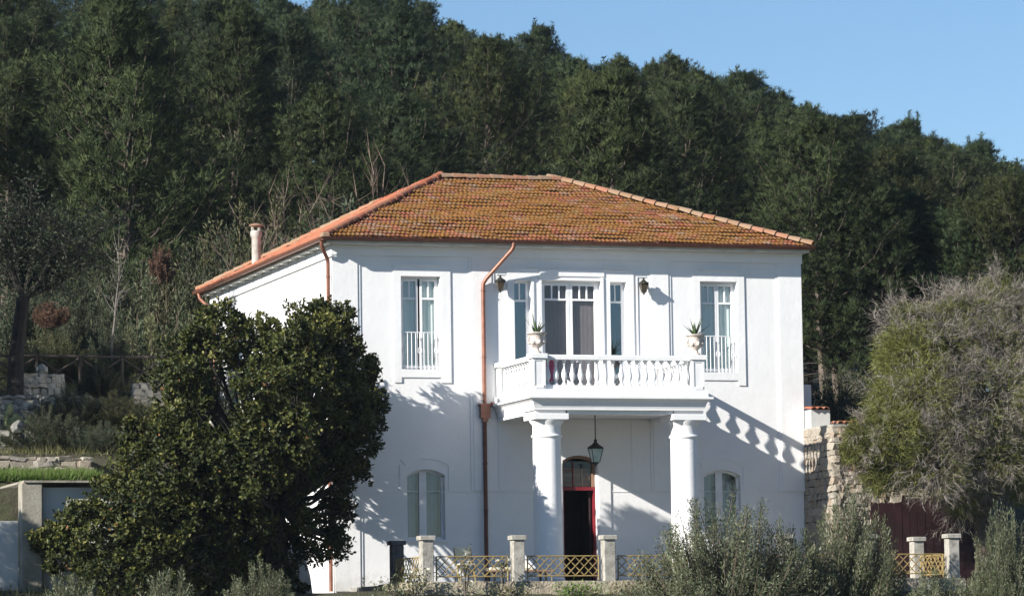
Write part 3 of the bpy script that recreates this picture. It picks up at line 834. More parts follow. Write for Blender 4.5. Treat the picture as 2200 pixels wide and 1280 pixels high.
for cx in (4.59, 8.13):
    prof = [(0.40, 0.0), (0.40, 0.12), (0.365, 0.16)] + [(0.352 - 0.012 * t * t, 0.16 + 3.36 * t) for t in np.linspace(0, 1, 8)] + \
           [(0.37, 3.53), (0.382, 3.56), (0.37, 3.59), (0.342, 3.61), (0.342, 3.80), (0.36, 3.84), (0.41, 3.90), (0.43, 3.95)]
    co = MB().lathe(prof, (cx, -2.68, -0.12), 28).build('porch_column', M['stucco'], villa, True)
    MB().cbox(cx - 0.44, cx + 0.44, -3.10, -2.24, 3.835, 3.975, 0.012).build('capital', M['stucco'], co)
    MB().box(cx - 0.38, cx + 0.38, -3.02, -2.30, 3.975, 4.06).build('impost', M['stucco'], co)

# ------------------------------------------------------------------ roof
E1 = Vector((-0.32, -0.47, 8.44)); E2 = Vector((12.50, -0.47, 8.44)); E3 = Vector((12.50, 13.55, 8.44)); E4 = Vector((-0.32, 13.55, 8.44))
RA = Vector((3.75, 3.60, 10.475)); RB = Vector((7.12, 3.60, 10.475)); RC = Vector((7.12, 9.5, 10.475)); RD = Vector((3.75, 9.5, 10.475))
rb = MB()
dz = Vector((0, 0, -0.07))
up = [E1, E2, E3, E4, RA, RB, RC, RD]
rb.add(up, [(0, 1, 5, 4), (1, 2, 6, 5), (2, 3, 7, 6), (3, 0, 4, 7), (4, 5, 6, 7)])
rb.add([E1, E2, E3, E4, E1 + dz, E2 + dz, E3 + dz, E4 + dz], [(0, 4, 5, 1), (1, 5, 6, 2), (2, 6, 7, 3), (3, 7, 4, 0)])
rb.add([E1 + dz, E2 + dz, E3 + dz, E4 + dz], [(3, 2, 1, 0)])
roof = rb.build('roof', M['mortar_tile'], villa)
WORLD[roof.name] = WORLD[roof.name]
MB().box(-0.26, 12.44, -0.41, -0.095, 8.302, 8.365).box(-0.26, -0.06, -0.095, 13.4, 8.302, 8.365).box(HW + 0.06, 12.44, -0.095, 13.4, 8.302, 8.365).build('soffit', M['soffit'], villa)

def tile_mesh(name, mat, w=0.226, l=0.25):
    n = 10
    vs = []; fs = []
    zz = [0.015 * (1 + math.sin(2 * PI * (i / n) * 2 - 0.6)) for i in range(n + 1)]
    for (y, dz_) in ((0.0, 0.044), (l, 0.004)):
        for i in range(n + 1):
            vs.append((w * i / n - w / 2, y, zz[i] + dz_))
    for i in range(n + 1):
        vs.append((w * i / n - w / 2, 0.0, zz[i] + 0.010))
    for i in range(n):
        fs.append((i, i + 1, n + 2 + i, n + 1 + i))
        fs.append((2 * n + 2 + i, 2 * n + 3 + i, i + 1, i))
    return vs, fs
tv, tf = tile_mesh('roof_tile', None)
tme = bpy.data.meshes.new('roof_tile')
tme.from_pydata(tv, [], tf); tme.materials.append(M['tile'])
tva = np.array(tv)

def slope_tiles(corner, along, updir, length, lo_fn, hi_fn, rows, expo, mat, single, joined_name, tw=0.226):
    """rows of tiles on a roof slope: corner = eave corner, along = unit eave direction, updir = unit vector up the slope"""
    nrm = along.cross(updir).normalized()
    allv = []; allf = []; rr = []
    rot = Matrix((along, updir, nrm)).transposed()
    n_single = 0
    for r in range(rows):
        s = r * expo - 0.03
        lo, hi = lo_fn(r * expo + 0.12), hi_fn(r * expo + 0.12)
        n = int((hi - lo) / tw)
        st = (hi - lo) / max(n, 1)
        for i in range(n):
            x = lo + (i + 0.5) * st + random.uniform(-0.006, 0.006)
            p = corner + along * x + updir * (s + random.uniform(-0.010, 0.010)) + nrm * random.uniform(0.002, 0.022)
            p = p + nrm * (0.014 * math.sin(x * 0.9 + r * 0.7) + 0.010 * math.sin(x * 2.3 - r * 1.1)) + updir * (0.016 * math.sin(x * 0.6 + r * 1.9))
            tilt = random.uniform(-0.035, 0.035)
            if n_single < single:
                o = bpy.data.objects.new('roof_tile', tme)
                link(o, roof, p)
                o.rotation_euler = (rot @ Matrix.Rotation(tilt, 3, 'Z')).to_euler()
                o.scale = (st / tw, 1, 1)
                n_single += 1
            else:
                R3 = np.array(rot @ Matrix.Rotation(tilt, 3, 'Z'))
                v = tva * np.array([st / tw, 1, 1])
                k = len(allv) * len(tva)
                allv.append(v @ R3.T + np.array(p))
                allf.append(np.array(tf) + k)
                rr += [random.random()] * len(tf)
    if allv:
        me = np_mesh(joined_name, np.concatenate(allv) - np.array(corner), np.concatenate(allf), mat, rr)
        o = bpy.data.objects.new(joined_name, me)
        link(o, roof, corner)
        o['kind'] = 'stuff'
k5 = math.sqrt(1.25)
fu = Vector((0, 2, 1)).normalized()
FL = (RA - E1).y * k5
slope_tiles(E1, Vector((1, 0, 0)), fu, FL, lambda s: 0.03 + 4.07 * s / FL, lambda s: 12.80 - 5.38 * s / FL, 22, FL / 22.0, M['tile'], 300, 'upper_roof_tiles')
lu = (Vector((RA.x - E1.x, 0, RA.z - E1.z))).normalized()
LL = math.hypot(RA.x - E1.x, RA.z - E1.z)
slope_tiles(E4, Vector((0, -1, 0)), lu, LL, lambda s: 0.05 + 4.05 * s / LL, lambda s: 14.0 - 4.07 * s / LL, 22, LL / 22.0, M['tile_new'], 0, 'side_roof_tiles')
ru = (Vector((RB.x - E2.x, 0, RB.z - E2.z))).normalized()
RL = math.hypot(RB.x - E2.x, RB.z - E2.z)
slope_tiles(E2, Vector((0, 1, 0)), ru, RL, lambda s: 0.05 + 4.07 * s / RL, lambda s: 14.0 - 4.05 * s / RL, 27, RL / 27.0, M['tile'], 0, 'side_roof_tiles')

def cap_mesh(name, mat, l=0.40, r0=0.125, r1=0.10):
    b = MB(); n = 8
    vs = []
    for y, r in ((0, r0), (l, r1)):
        for i in range(n + 1):
            t = PI * i / n
            vs.append((r * math.cos(t), y, r * math.sin(t) * 0.8))
    for i in range(n + 1):
        t = PI * i / n
        vs.append(((r0 - 0.022) * math.cos(t), 0, (r0 - 0.022) * math.sin(t) * 0.8))
    fs = [(i, i + 1, n + 2 + i, n + 1 + i) for i in range(n)] + [(2 * n + 2 + i, 2 * n + 3 + i, i + 1, i) for i in range(n)]
    b.add(vs, fs)
    return b.mesh(name, mat, True)
cap_old = cap_mesh('ridge_tile', M['mortar_tile'], 0.40, 0.165, 0.115)
cap_new = cap_mesh('hip_tile', M['tile_new'], 0.40, 0.13, 0.105)
def caps(name, me, p, q, step, lift=0.03):
    d = (q - p); L = d.length; d = d.normalized()
    n = int(L / step)
    side = d.cross(Vector((0, 0, 1))).normalized()
    nrm = side.cross(d)
    rot = Matrix((side, d, nrm)).transposed()
    for i in range(n + 1):
        jit = random.uniform(-0.015, 0.015)
        o = bpy.data.objects.new(name, me)
        link(o, roof, p + d * (i * step + jit) + nrm * (lift + random.uniform(-0.006, 0.008)))
        o.rotation_euler = (rot @ Matrix.Rotation(random.uniform(-0.04, 0.04) + 0.04, 3, 'X')).to_euler()
caps('hip_tile', cap_new, E1 + Vector((0.02, 0.02, 0.01)), RA, 0.33)
caps('hip_tile', cap_old, E2 + Vector((0.0, 0.0, 0.01)), RB, 0.335)
caps('ridge_tile', cap_old, RA + Vector((0.1, 0, 0)), RB, 0.335)
caps('hip_tile', cap_old, E4 + Vector((0.02, -0.02, 0.01)), RD, 0.33)
caps('ridge_tile', cap_new, RA + Vector((0, 0.1, 0)), RD, 0.335)
MB().cbox(-0.42, -0.20, -0.56, -0.30, 8.44, 8.55, 0.03).build('corner_stone', M['mortar_tile'], roof)
for i in range(14):
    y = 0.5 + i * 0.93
    MB().box(-0.25, -0.056, y, y + 0.08, 8.25, 8.301).build('rafter_tail', M['soffit'], villa)

def half_gutter(p, q, r, mat, name):
    p = Vector(p); q = Vector(q); d = (q - p).normalized(); side = Vector((d.y, -d.x, 0))
    n = 8; b = MB(); vs = []
    for c in (p, q):
        for rr_ in (r, r - 0.008):
            for i in range(n + 1):
                t = PI + PI * i / n
                vs.append(c + side * rr_ * math.cos(t) + Vector((0, 0, rr_ * math.sin(t))))
    m_ = n + 1
    fs = []
    for i in range(n):
        fs += [(i, i + 1, 2 * m_ + i + 1, 2 * m_ + i), (m_ + i, 3 * m_ + i, 3 * m_ + i + 1, m_ + i + 1), (i, m_ + i, m_ + i + 1, i + 1), (2 * m_ + i, 2 * m_ + i + 1, 3 * m_ + i + 1, 3 * m_ + i)]
    fs += [(0, 2 * m_, 3 * m_, m_), (n, m_ + n, 3 * m_ + n, 2 * m_ + n)]
    b.add(vs, fs)
    b.tube([p + Vector((0, 0, 0)) - side * r, q - side * r], 0.011, 5)
    b.tube([p + side * r, q + side * r], 0.011, 5)
    return b.build(name, mat, villa)
half_gutter((-0.40, -0.535, 8.43), (12.53, -0.535, 8.43), 0.062, M['copper_dark'], 'gutter')
half_gutter((-0.39, -0.47, 8.43), (-0.39, 13.6, 8.43), 0.075, M['copper'], 'gutter')
# chimney on the left slope
ch = MB().lathe([(0.125, -0.3), (0.125, 0.62), (0.135, 0.64), (0.16, 0.70), (0.16, 0.80), (0.14, 0.82), (0.10, 0.82)], (0.50, 9.98, 8.95), 16).build('chimney', M['chimney'], roof, True)
for t in (0.4, 1.97, 3.54, 5.11):
    MB().box(0.50 + 0.125 * math.cos(t) - 0.025, 0.50 + 0.125 * math.cos(t) + 0.025, 9.98 + 0.125 * math.sin(t) - 0.025, 9.98 + 0.125 * math.sin(t) + 0.025, 9.77, 9.89).build('cowl_post', M['chimney'], ch)
MB().lathe([(0.10, 0), (0.19, 0.0), (0.205, 0.02), (0.16, 0.06), (0.03, 0.09)], (0.50, 9.98, 9.892), 14).build('cowl', M['wood'], ch, True)

# ------------------------------------------------------------------ drain pipes
def pipe(pts, r, mat, brackets=()):
    o = MB().tube(pts, r, 10).build('drainpipe', mat, villa, True)
    for x, y, z in brackets:
        MB().lathe([(r + 0.003, 0), (r + 0.014, 0.006), (r + 0.014, 0.03), (r + 0.003, 0.036)], (x, y, z), 10).build('pipe_bracket', mat, o, True)
    return o
pipe([(4.50, -0.535, 8.40), (4.50, -0.53, 8.28), (4.46, -0.50, 8.20), (3.90, -0.16, 7.52), (3.83, -0.12, 7.40), (3.82, -0.115, 7.25), (3.82, -0.115, 4.30)], 0.05, M['copper'],
     [(3.82, -0.115, z) for z in (7.2, 5.55)])
MB().box(3.70, 3.95, -0.20, -0.042, 4.05, 4.36).box(3.66, 3.99, -0.23, -0.042, 4.36, 4.40).box(3.76, 3.89, -0.17, -0.042, 3.95, 4.05).build('hopper', M['copper'], villa)
pipe([(3.95, -0.12, 4.33), (4.02, -0.12, 4.42), (4.06, -0.10, 4.41)], 0.04, M['copper'])
pipe([(3.82, -0.10, 3.96), (3.82, -0.10, -0.1)], 0.05, M['copper_dark'], [(3.82, -0.10, z) for z in (2.9, 1.75, 0.6)])
pipe([(-0.36, -0.30, 8.38), (-0.36, -0.28, 8.26), (-0.30, -0.22, 8.14), (-0.12, 0.06, 7.95), (-0.10, 0.10, 7.84), (-0.10, 0.10, -0.2)], 0.05, M['copper'], [(-0.10, 0.10, z) for z in (7.5, 5.6, 3.6, 1.6)])
pipe([(-0.38, 13.2, 8.38), (-0.36, 13.1, 8.2), (-0.10, 12.6, 7.8), (-0.10, 12.5, 7.6), (-0.10, 12.5, 3.0)], 0.05, M['copper'])

# ------------------------------------------------------------------ lamps
def lantern_parts(t, x, y, z, s, glass_mat, top_hook=True):
    """a four sided lantern hanging from (x, y, z)"""
    def ring(hw, zz): return [(x - hw, y - hw, zz), (x + hw, y - hw, zz), (x + hw, y + hw, zz), (x - hw, y + hw, zz)]
    a, b_ = ring(0.16 * s, z - 0.26 * s), ring(0.085 * s, z - 0.62 * s)
    cap_ = MB().lathe([(0.02 * s, 0), (0.05 * s, -0.03 * s), (0.04 * s, -0.08 * s), (0.11 * s, -0.15 * s), (0.22 * s, -0.22 * s), (0.235 * s, -0.26 * s), (0.20 * s, -0.265 * s)], (x, y, z), 8)
    cap_.build('lantern_cap', M['black_metal'], t, True)
    g = MB(); g.add(a + b_, [(0, 1, 5, 4), (1, 2, 6, 5), (2, 3, 7, 6), (3, 0, 4, 7), (4, 5, 6, 7)])
    g.build('lantern_glass', glass_mat, t)
    for p, q in zip(a, b_):
        MB().tube([p, q], 0.012 * s, 5).build('lantern_bar', M['black_metal'], t)
    MB().lathe([(0.10 * s, 0), (0.11 * s, -0.02 * s), (0.05 * s, -0.05 * s), (0.035 * s, -0.09 * s), (0.01 * s, -0.13 * s)], (x, y, z - 0.62 * s), 8).build('lantern_foot', M['black_metal'], t, True)

t = thing('hanging_lantern', (6.20, -1.6, 2.75), 'four sided black lantern with frosted glass hanging on a rod under the balcony', 'lantern')
MB().tube([(6.20, -1.6, 4.06), (6.20, -1.6, 3.44)], 0.014, 6).lathe([(0.05, 0), (0.05, -0.02), (0.015, -0.05)], (6.20, -1.6, 4.058), 8).build('hanging_rod', M['black_metal'], t)
lantern_parts(t, 6.20, -1.6, 3.45, 0.92, M['lamp_glass'])
for (x, lab) in ((4.24, 'small black wall lantern beside the copper drainpipe, left of the balcony door'), (8.02, 'small black wall lantern right of the balcony door, above the right urn')):
    t = thing('wall_lantern', (x, -0.05, 7.2), lab, 'lantern', 'wall lanterns over the balcony')
    off = 0.0
    MB().lathe([(0.055, 0), (0.055, 0.02)], (0, 0, 0), 10)
    MB().box(x + 0.02, x + 0.10, -0.062, -0.042 if 8.2 < x or x < 4.14 else -0.001, 7.40, 7.56).tube([(x + 0.06, -0.06, 7.46), (x + 0.05, -0.14, 7.44), (x + 0.02, -0.21, 7.52), (x, -0.22, 7.58), (x, -0.22, 7.55)], 0.012, 6).build('lamp_bracket', M['black_metal'], t)
    lantern_parts(t, x, -0.22, 7.60, 0.58, M['lamp_amber'])

# ------------------------------------------------------------------ urns and agaves
urn_prof = [(0.12, 0), (0.12, 0.04), (0.07, 0.07), (0.055, 0.12), (0.075, 0.15), (0.13, 0.19), (0.175, 0.26), (0.165, 0.34), (0.175, 0.42), (0.20, 0.46), (0.245, 0.485), (0.25, 0.51), (0.21, 0.515), (0.19, 0.47), (0.05, 0.45)]
for i, (x, lab, lab2) in enumerate(((4.28, 'weathered stone urn on the left front pier of the balcony', 'spiky agave with curved leaves growing in the left balcony urn'),
                                    (8.36, 'weathered stone urn on the right front pier of the balcony', 'spiky upright agave growing in the right balcony urn'))):
    t = thing('urn', (x, -2.97, 5.417), lab, 'urn', 'stone urns on the balcony piers')
    body = MB().lathe(urn_prof, (x, -2.97, 5.417), 20).build('bowl', M['urn'], t, True)
    for k in range(7):
        a = 2 * PI * k / 7 + 0.3
        MB().lathe([(0.01, -0.05), (0.045, -0.03), (0.055, 0.01), (0.03, 0.05), (0.008, 0.06)], (x + 0.165 * math.cos(a), -2.97 + 0.165 * math.sin(a), 5.417 + 0.27), 7).build('relief', M['urn'], body, True)
    for s_ in (-1, 1):
        MB().tube([(x + s_ * (0.16 + 0.06 * math.sin(q)), -2.97, 5.417 + 0.33 + 0.08 * math.cos(q)) for q in np.linspace(0.2, PI - 0.2, 7)], 0.02, 6).build('handle', M['urn'], t, True)
    MB().lathe([(0.18, 0), (0.10, 0.02), (0.02, 0.03)], (x, -2.97, 5.88), 12).build('soil', M['soil'], t, True)
    ag = thing('agave', (x, -2.97, 5.89), lab2, 'agave', 'agaves in the balcony urns')
    for k in range(11):
        a = 2.4 * k + i
        el = random.uniform(0.75, 1.45)
        L = random.uniform(0.36, 0.58) * (1 if el > 1 else 0.75)
        d = Vector((math.cos(a) * math.cos(el), math.sin(a) * math.cos(el), math.sin(el)))
        sd = Vector((-math.sin(a), math.cos(a), 0)); nn = sd.cross(d)
        base = Vector((x, -2.97, 5.89)) + Vector((math.cos(a), math.sin(a), 0)) * 0.03
        lf = MB()
        vs = []
        for tt in np.linspace(0, 1, 6):
            wd = 0.036 * (1 - tt) ** 0.7 * (0.8 + 0.5 * math.sin(PI * min(1, tt * 1.4)))
            c = base + d * L * tt + Vector((math.cos(a), math.sin(a), 0)) * (0.10 * tt * tt * (1.4 - el))
            vs += [c - sd * wd + nn * (-wd * 0.5), c + nn * 0.004, c + sd * wd + nn * (-wd * 0.5), c - nn * 0.012 * (1 - tt)]
        fs = []
        for q in range(5):
            for h in range(4):
                fs.append((q * 4 + h, q * 4 + (h + 1) % 4, q * 4 + 4 + (h + 1) % 4, q * 4 + 4 + h))
        lf.add(vs, fs).build('leaf', M['agave'], ag, True)

# laundry on the balcony rail
def cloth(name, x0, x1, y, ztop, zbot, mat, label):
    b = MB(); n = 10
    top = []; bot = []
    for i in range(n + 1):
        x = x0 + (x1 - x0) * i / n
        top.append((x, y + 0.012 * math.sin(i * 1.7), ztop)); bot.append((x + 0.02 * math.sin(i * 2.3), y + 0.03 * math.sin(i * 1.7 + 0.5), zbot + 0.03 * math.sin(i * 1.1)))
    vs = top + bot + [(p[0], p[1] + 0.012, p[2]) for p in top + bot]
    fs = []
    for i in range(n):
        fs += [(i, i + 1, n + 2 + i, n + 1 + i), (2 * n + 2 + i, 3 * n + 3 + i, 3 * n + 4 + i, 2 * n + 3 + i), (i, 2 * n + 2 + i, 2 * n + 3 + i, i + 1), (n + 1 + i, n + 2 + i, 3 * n + 4 + i, 3 * n + 3 + i)]
    b.add(vs, fs)
    return tag(b.build(name, mat), label, 'towel')
cloth('towel', 4.52, 4.86, -2.78, 5.36, 4.78, M['pink'], 'pink towel hanging inside the balcony balusters beside the left pier')
cloth('towel', 5.02, 5.42, -2.76, 5.34, 4.80, M['grey_cloth'], 'grey speckled towel hanging inside the balcony balusters')

# ------------------------------------------------------------------ terrace fence
fence = thing('terrace_fence', (7.2, -6.0, -0.12), 'low terrace fence of concrete pillars with ochre metal lattice panels', 'fence')
pil_me = MB().cbox(-0.14, 0.14, -0.14, 0.14, 0, 0.96, 0.015).mesh('fence_pillar', M['concrete'])
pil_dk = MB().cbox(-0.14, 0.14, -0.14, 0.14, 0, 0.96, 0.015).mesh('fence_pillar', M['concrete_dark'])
cap_me = MB().cbox(-0.185, 0.185, -0.185, 0.185, 0, 0.10, 0.015).mesh('pillar_cap', M['concrete'])
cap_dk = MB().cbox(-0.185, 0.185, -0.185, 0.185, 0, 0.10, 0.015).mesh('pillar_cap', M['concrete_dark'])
FXS = [0.57, 2.77, 4.99, 7.20, 9.40, 11.58, 13.72]
FY = -5.95
def pillar(x, y, dark=False, dz_=0.0):
    o = place('fence_pillar', pil_dk if dark else pil_me, (x, y, -0.12 + dz_), fence, (0, 0, random.uniform(-0.02, 0.02)))
    place('pillar_cap', cap_dk if dark else cap_me, (x, y, 0.841 + dz_), o, (0, 0, random.uniform(-0.03, 0.03)))
    if dark: o['label'] = 'pillar coloured dark to show tree shade at the back of the left return'
for x in FXS: pillar(x, FY)
pillar(0.57, -3.45, True, -0.03)
pillar(13.72, -3.85)
slat_me = MB().box(-0.5, 0.5, -0.006, 0.006, -0.011, 0.011).mesh('slat', M['ochre'])
def lattice(p, q, z0=0.0, z1=0.46):
    p = Vector((p[0], p[1], 0)); q = Vector((q[0], q[1], 0)); d = (q - p); L = d.length; d = d.normalized(); ang = math.atan2(d.y, d.x)
    def bar(a, b_, r):
        return (p + d * a[0] + Vector((0, 0, a[1])), p + d * b_[0] + Vector((0, 0, b_[1])), r)
    f = MB()
    for a, b_, r in (bar((0, z0), (L, z0), 0.017), bar((0, z1), (L, z1), 0.017), bar((0, z0 - 0.1), (0, z1), 0.017), bar((L, z0 - 0.1), (L, z1), 0.017), bar((L * 0.34, z0 - 0.11), (L * 0.34, z0), 0.012)):
        f.tube([a, b_], r, 6)
    f.tube([p + Vector((0, 0, 0.1)) - d * 0.13, p + Vector((0, 0, 0.1))], 0.01, 5).tube([p + Vector((0, 0, 0.38)) - d * 0.13, p + Vector((0, 0, 0.38))], 0.01, 5)
    pn = f.build('lattice_panel', M['ochre'], fence)
    H = z1 - z0
    nrm = Vector((d.y, -d.x, 0))
    pitch = 0.215
    for sgn in (1, -1):
        s = -H + pitch * 0.5
        while s < L:
            a, b_ = max(s, 0), min(s + H, L)
            if b_ - a > 0.05:
                za, zb = (a - s, b_ - s) if sgn > 0 else (H - (a - s), H - (b_ - s))
                c = p + d * ((a + b_) / 2) + Vector((0, 0, z0 + (za + zb) / 2)) + nrm * (0.006 * sgn)
                ln = math.hypot(b_ - a, zb - za)
                o = bpy.data.objects.new('slat', slat_me)
                link(o, pn, c)
                o.rotation_euler = (Matrix.Rotation(ang, 3, 'Z') @ Matrix.Rotation(-math.atan2(zb - za, b_ - a), 3, 'Y')).to_euler()
                o.scale = (ln, 1, 1)
            s += pitch
for a, b_ in zip(FXS[:-1], FXS[1:]): lattice((a + 0.24, FY), (b_ - 0.24, FY))
lattice((0.50, -3.65), (0.50, FY + 0.22))
lattice((13.72, -4.08), (13.72, FY + 0.22))

rw = MB()
nseg = 60
prof_y = [(-6.24, -2.8), (-6.22, -1.4), (-6.20, -0.20), (-6.16, -0.125), (-5.78, -0.118)]
vs = []; fs = []
for i in range(nseg + 1):
    x = 0.20 + 13.75 * i / nseg
    for (y, z) in prof_y:
        j = 0.025 * (math.sin(x * 5.1 + z * 7) + math.sin(x * 11.7 + z * 3.1)) * (1 if z < -0.1 else 0.3)
        vs.append((x, y + j, z + j * 0.5))
m_ = len(prof_y)
for i in range(nseg):
    for k in range(m_ - 1):
        fs.append((i * m_ + k, (i + 1) * m_ + k, (i + 1) * m_ + k + 1, i * m_ + k + 1))
rw.add(vs, fs)
rw.box(0.20, 13.95, -5.8, -5.7, -2.8, -0.13)
rw.box(0.16, 0.40, -6.15, -3.3, -2.8, -0.115)
tag(rw.build('retaining_wall', M['rough_wall'], None, True), 'rough rendered retaining wall carrying the lattice fence below the terrace', 'wall')

# sun lounger on the terrace
t = thing('sun_lounger', (3.2, -4.6, -0.12), 'low garden lounger with a raised white backrest behind the lattice fence', 'lounger')
MB().box(2.45, 3.95, -4.9, -4.3, 0.13, 0.17).build('seat_frame', M['wood'], t)
MB().cbox(2.45, 3.50, -4.88, -4.32, 0.171, 0.235, 0.02).build('seat_cushion', M['cream_cloth'], t)
b = MB(); b.add([(3.50, -4.88, 0.18), (3.50, -4.32, 0.18), (3.15, -4.32, 0.58), (3.15, -4.88, 0.58), (3.56, -4.88, 0.22), (3.56, -4.32, 0.22), (3.21, -4.32, 0.62), (3.21, -4.88, 0.62)],
                [(0, 1, 2, 3), (7, 6, 5, 4), (0, 4, 5, 1), (1, 5, 6, 2), (2, 6, 7, 3), (3, 7, 4, 0)])
b.build('backrest', M['paint'], t)
for x, y in ((2.55, -4.82), (2.55, -4.4), (3.82, -4.82), (3.82, -4.4)):
    MB().box(x - 0.025, x + 0.025, y - 0.025, y + 0.025, -0.12, 0.13).build('leg', M['black_metal'], t)
t = thing('folding_chair', (1.9, -4.6, -0.12), 'cream folding garden chair behind the lattice right of the corner pillar', 'chair')
MB().cbox(1.7, 2.1, -4.8, -4.4, 0.30, 0.335, 0.01).build('seat', M['cream_cloth'], t)
MB().box(1.7, 2.1, -4.40, -4.37, 0.42, 0.72).build('backrest', M['cream_cloth'], t)
for x in (1.7, 2.1):
    MB().tube([(x, -4.82, -0.12), (x, -4.38, 0.72)], 0.013, 6).build('leg', M['ochre'], t)
    MB().tube([(x + 0.03, -4.32, -0.12), (x + 0.03, -4.80, 0.32)], 0.013, 6).build('leg', M['ochre'], t)

# ------------------------------------------------------------------ stones
def stone_mesh(k, mat, name='stone', bev=0.17, jit=0.07):
    rs = random.Random(100 + k)
    bm = bmesh.new()
    bmesh.ops.create_cube(bm, size=1.0)
    bmesh.ops.bevel(bm, geom=list(bm.edges), offset=bev, segments=1, affect='EDGES')
    for v in bm.verts:
        v.co += Vector((rs.uniform(-jit, jit), rs.uniform(-jit, jit), rs.uniform(-jit, jit)))
    me = bpy.data.meshes.new(name); bm.to_mesh(me); bm.free()
    me.materials.append(mat)
    return me
STONES = {k: [stone_mesh(i, M[k], 'stone', 0.13, 0.12 if k == 'stone' else 0.15) for i in range(7)] for k in ('stone', 'grey_stone', 'pale_stone')}

def lay_stones(parent, x0, x1, z0, z1, yface, kind, h0, h1, w0, w1, limit=290, skip=None, depth=0.22, top_first=True):
    """courses of rubble, joints open, faces uneven; returns nothing, pieces hang on parent"""
    specs = []
    z = z0
    while z < z1 - h0 * 0.5:
        h = min(random.uniform(h0, h1), max(h0 * 0.7, z1 - z))
        x = x0
        while x < x1 - w0 * 0.4:
            w = min(random.uniform(w0, w1), max(w0 * 0.6, x1 - x))
            hh = h * random.uniform(0.75, 1.12)
            c = (x + w / 2, yface + random.uniform(-0.03, 0.03), z + h / 2 + random.uniform(-0.02, 0.02))
            if not (skip and skip(c)):
                specs.append((c, (w * 1.06, depth, hh * 1.08), (random.uniform(-0.1, 0.1), random.uniform(-0.14, 0.14), random.uniform(-0.1, 0.1))))
            x += w
        z += h * random.uniform(0.88, 1.0)
    specs.sort(key=lambda s: -s[0][2] if top_first else s[0][2])
    for k, (c, sc, rt) in enumerate(specs[:limit]):
        place('stone', STONES[kind][k % 7], c, parent, rt, sc)
    rest = specs[limit:]
    if rest:
        b = MB()
        for k, (c, sc, rt) in enumerate(rest):
            me = STONES[kind][k % 7]
            mt = Matrix.LocRotScale(Vector(c), Euler(rt), Vector(sc))
            b.add([mt @ v.co for v in me.vertices], [tuple(p.vertices) for p in me.polygons])
        o = b.build('lower_stones', M[kind], parent)
        o['kind'] = 'stuff'

# stone outbuilding built against the right corner of the villa, standing forward of the front
SY = -1.9
SX0, SX1 = 12.375, 15.6
sb = thing('stone_outbuilding', (14.0, 0.3, -0.3), 'old rubble stone outbuilding against the right side of the villa', 'outbuilding')
zc = at(1790, 917, SY).z
MB().box(SX0 + 0.06, SX1 - 0.06, SY + 0.06, 2.5, -0.5, zc).build('wall', M['mortar'], sb)
nx0, nx1, nz1, nz0 = at(1796, 955, SY).x, at(1840, 955, SY).x, at(1796, 955, SY).z, at(1796, 1012, SY).z
def niche(c): return nx0 < c[0] < nx1 and nz0 < c[2] < nz1
lay_stones(sb, SX0 + 0.1, 13.9, 0.2, zc - 0.02, SY + 0.05, 'stone', 0.07, 0.16, 0.09, 0.24, 190, niche, 0.24)
lay_stones(sb, 13.9, SX1, -0.3, zc - 0.02, SY + 0.05, 'stone', 0.11, 0.2, 0.13, 0.30, 0, niche, 0.24)
rs9 = random.Random(9)
z = 0.2
while z < zc - 0.05:                                     # the left face, seen very obliquely
    h = rs9.uniform(0.12, 0.2); y = SY + rs9.uniform(-0.12, 0.0)
    while y < 0.0:
        w_ = rs9.uniform(0.16, 0.32)
        place('stone', STONES['stone'][rs9.randrange(7)], (SX0 + 0.05, y + w_ / 2, min(z + h / 2, zc - 0.06)), sb, (rs9.uniform(-.12, .12), rs9.uniform(-.08, .08), rs9.uniform(-.08, .08)), (0.2 + rs9.uniform(-0.02, 0.03), w_ * 1.06, h * rs9.uniform(0.95, 1.12)))
        y += w_
    z += h
MB().box(nx0, nx1, SY + 0.04, SY + 0.055, nz0, nz1).build('blocked_niche', M['wood'], sb)
MB().box(SX0 - 0.02, SX1 + 0.05, SY - 0.05, 2.6, zc, zc + 0.07).build('coping', M['concrete'], sb)
PY = -0.45
pa, pb = Vector((HW + 0.06, PY, 0)), at(1783, 880, PY)
pw = thing('parapet_wall', (pa.x + 0.2, PY, zc + 0.07), 'short white parapet with a red clay tile cap on the stone outbuilding', 'parapet')
MB().box(pa.x, pb.x, PY, PY + 0.9, zc + 0.071, pb.z).build('wall', M['shed_white'], pw)
for k in range(3):
    place('cap_tile', cap_new, (pa.x + 0.05 + k * 0.17, PY - 0.1, pb.z + 0.01), pw, (0.10, 0, 0), (0.62, 1.4, 0.6))
pw2 = thing('rear_wall_stub', (12.6, 1.5, zc), 'blue shaded white wall stub rising beside the right villa corner', 'wall')
MB().box(HW + 0.045, at(1743, 860, 0.6).x, 0.6, 2.2, zc + 0.071, at(1735, 826, 0.6).z).build('wall', M['stucco'], pw2)
qa, qb = at(1800, 914, SY + 0.5), at(1850, 907, SY + 0.5)
pw3 = thing('tiled_coping_wall', (qa.x + 1, SY + 0.5, zc + 0.07), 'low white wall with a long red clay tile coping behind the yellow green tree', 'wall')
MB().box(qa.x, SX1, SY + 0.5, SY + 0.8, zc + 0.071, zc + 0.12).build('wall', M['shed_white'], pw3)
for k in range(14):
    place('coping_tile', cap_new, (qa.x + 0.05 + k * 0.18, SY + 0.42, zc + 0.12), pw3, (0.08, 0, 0), (0.66, 1.2, 0.7))
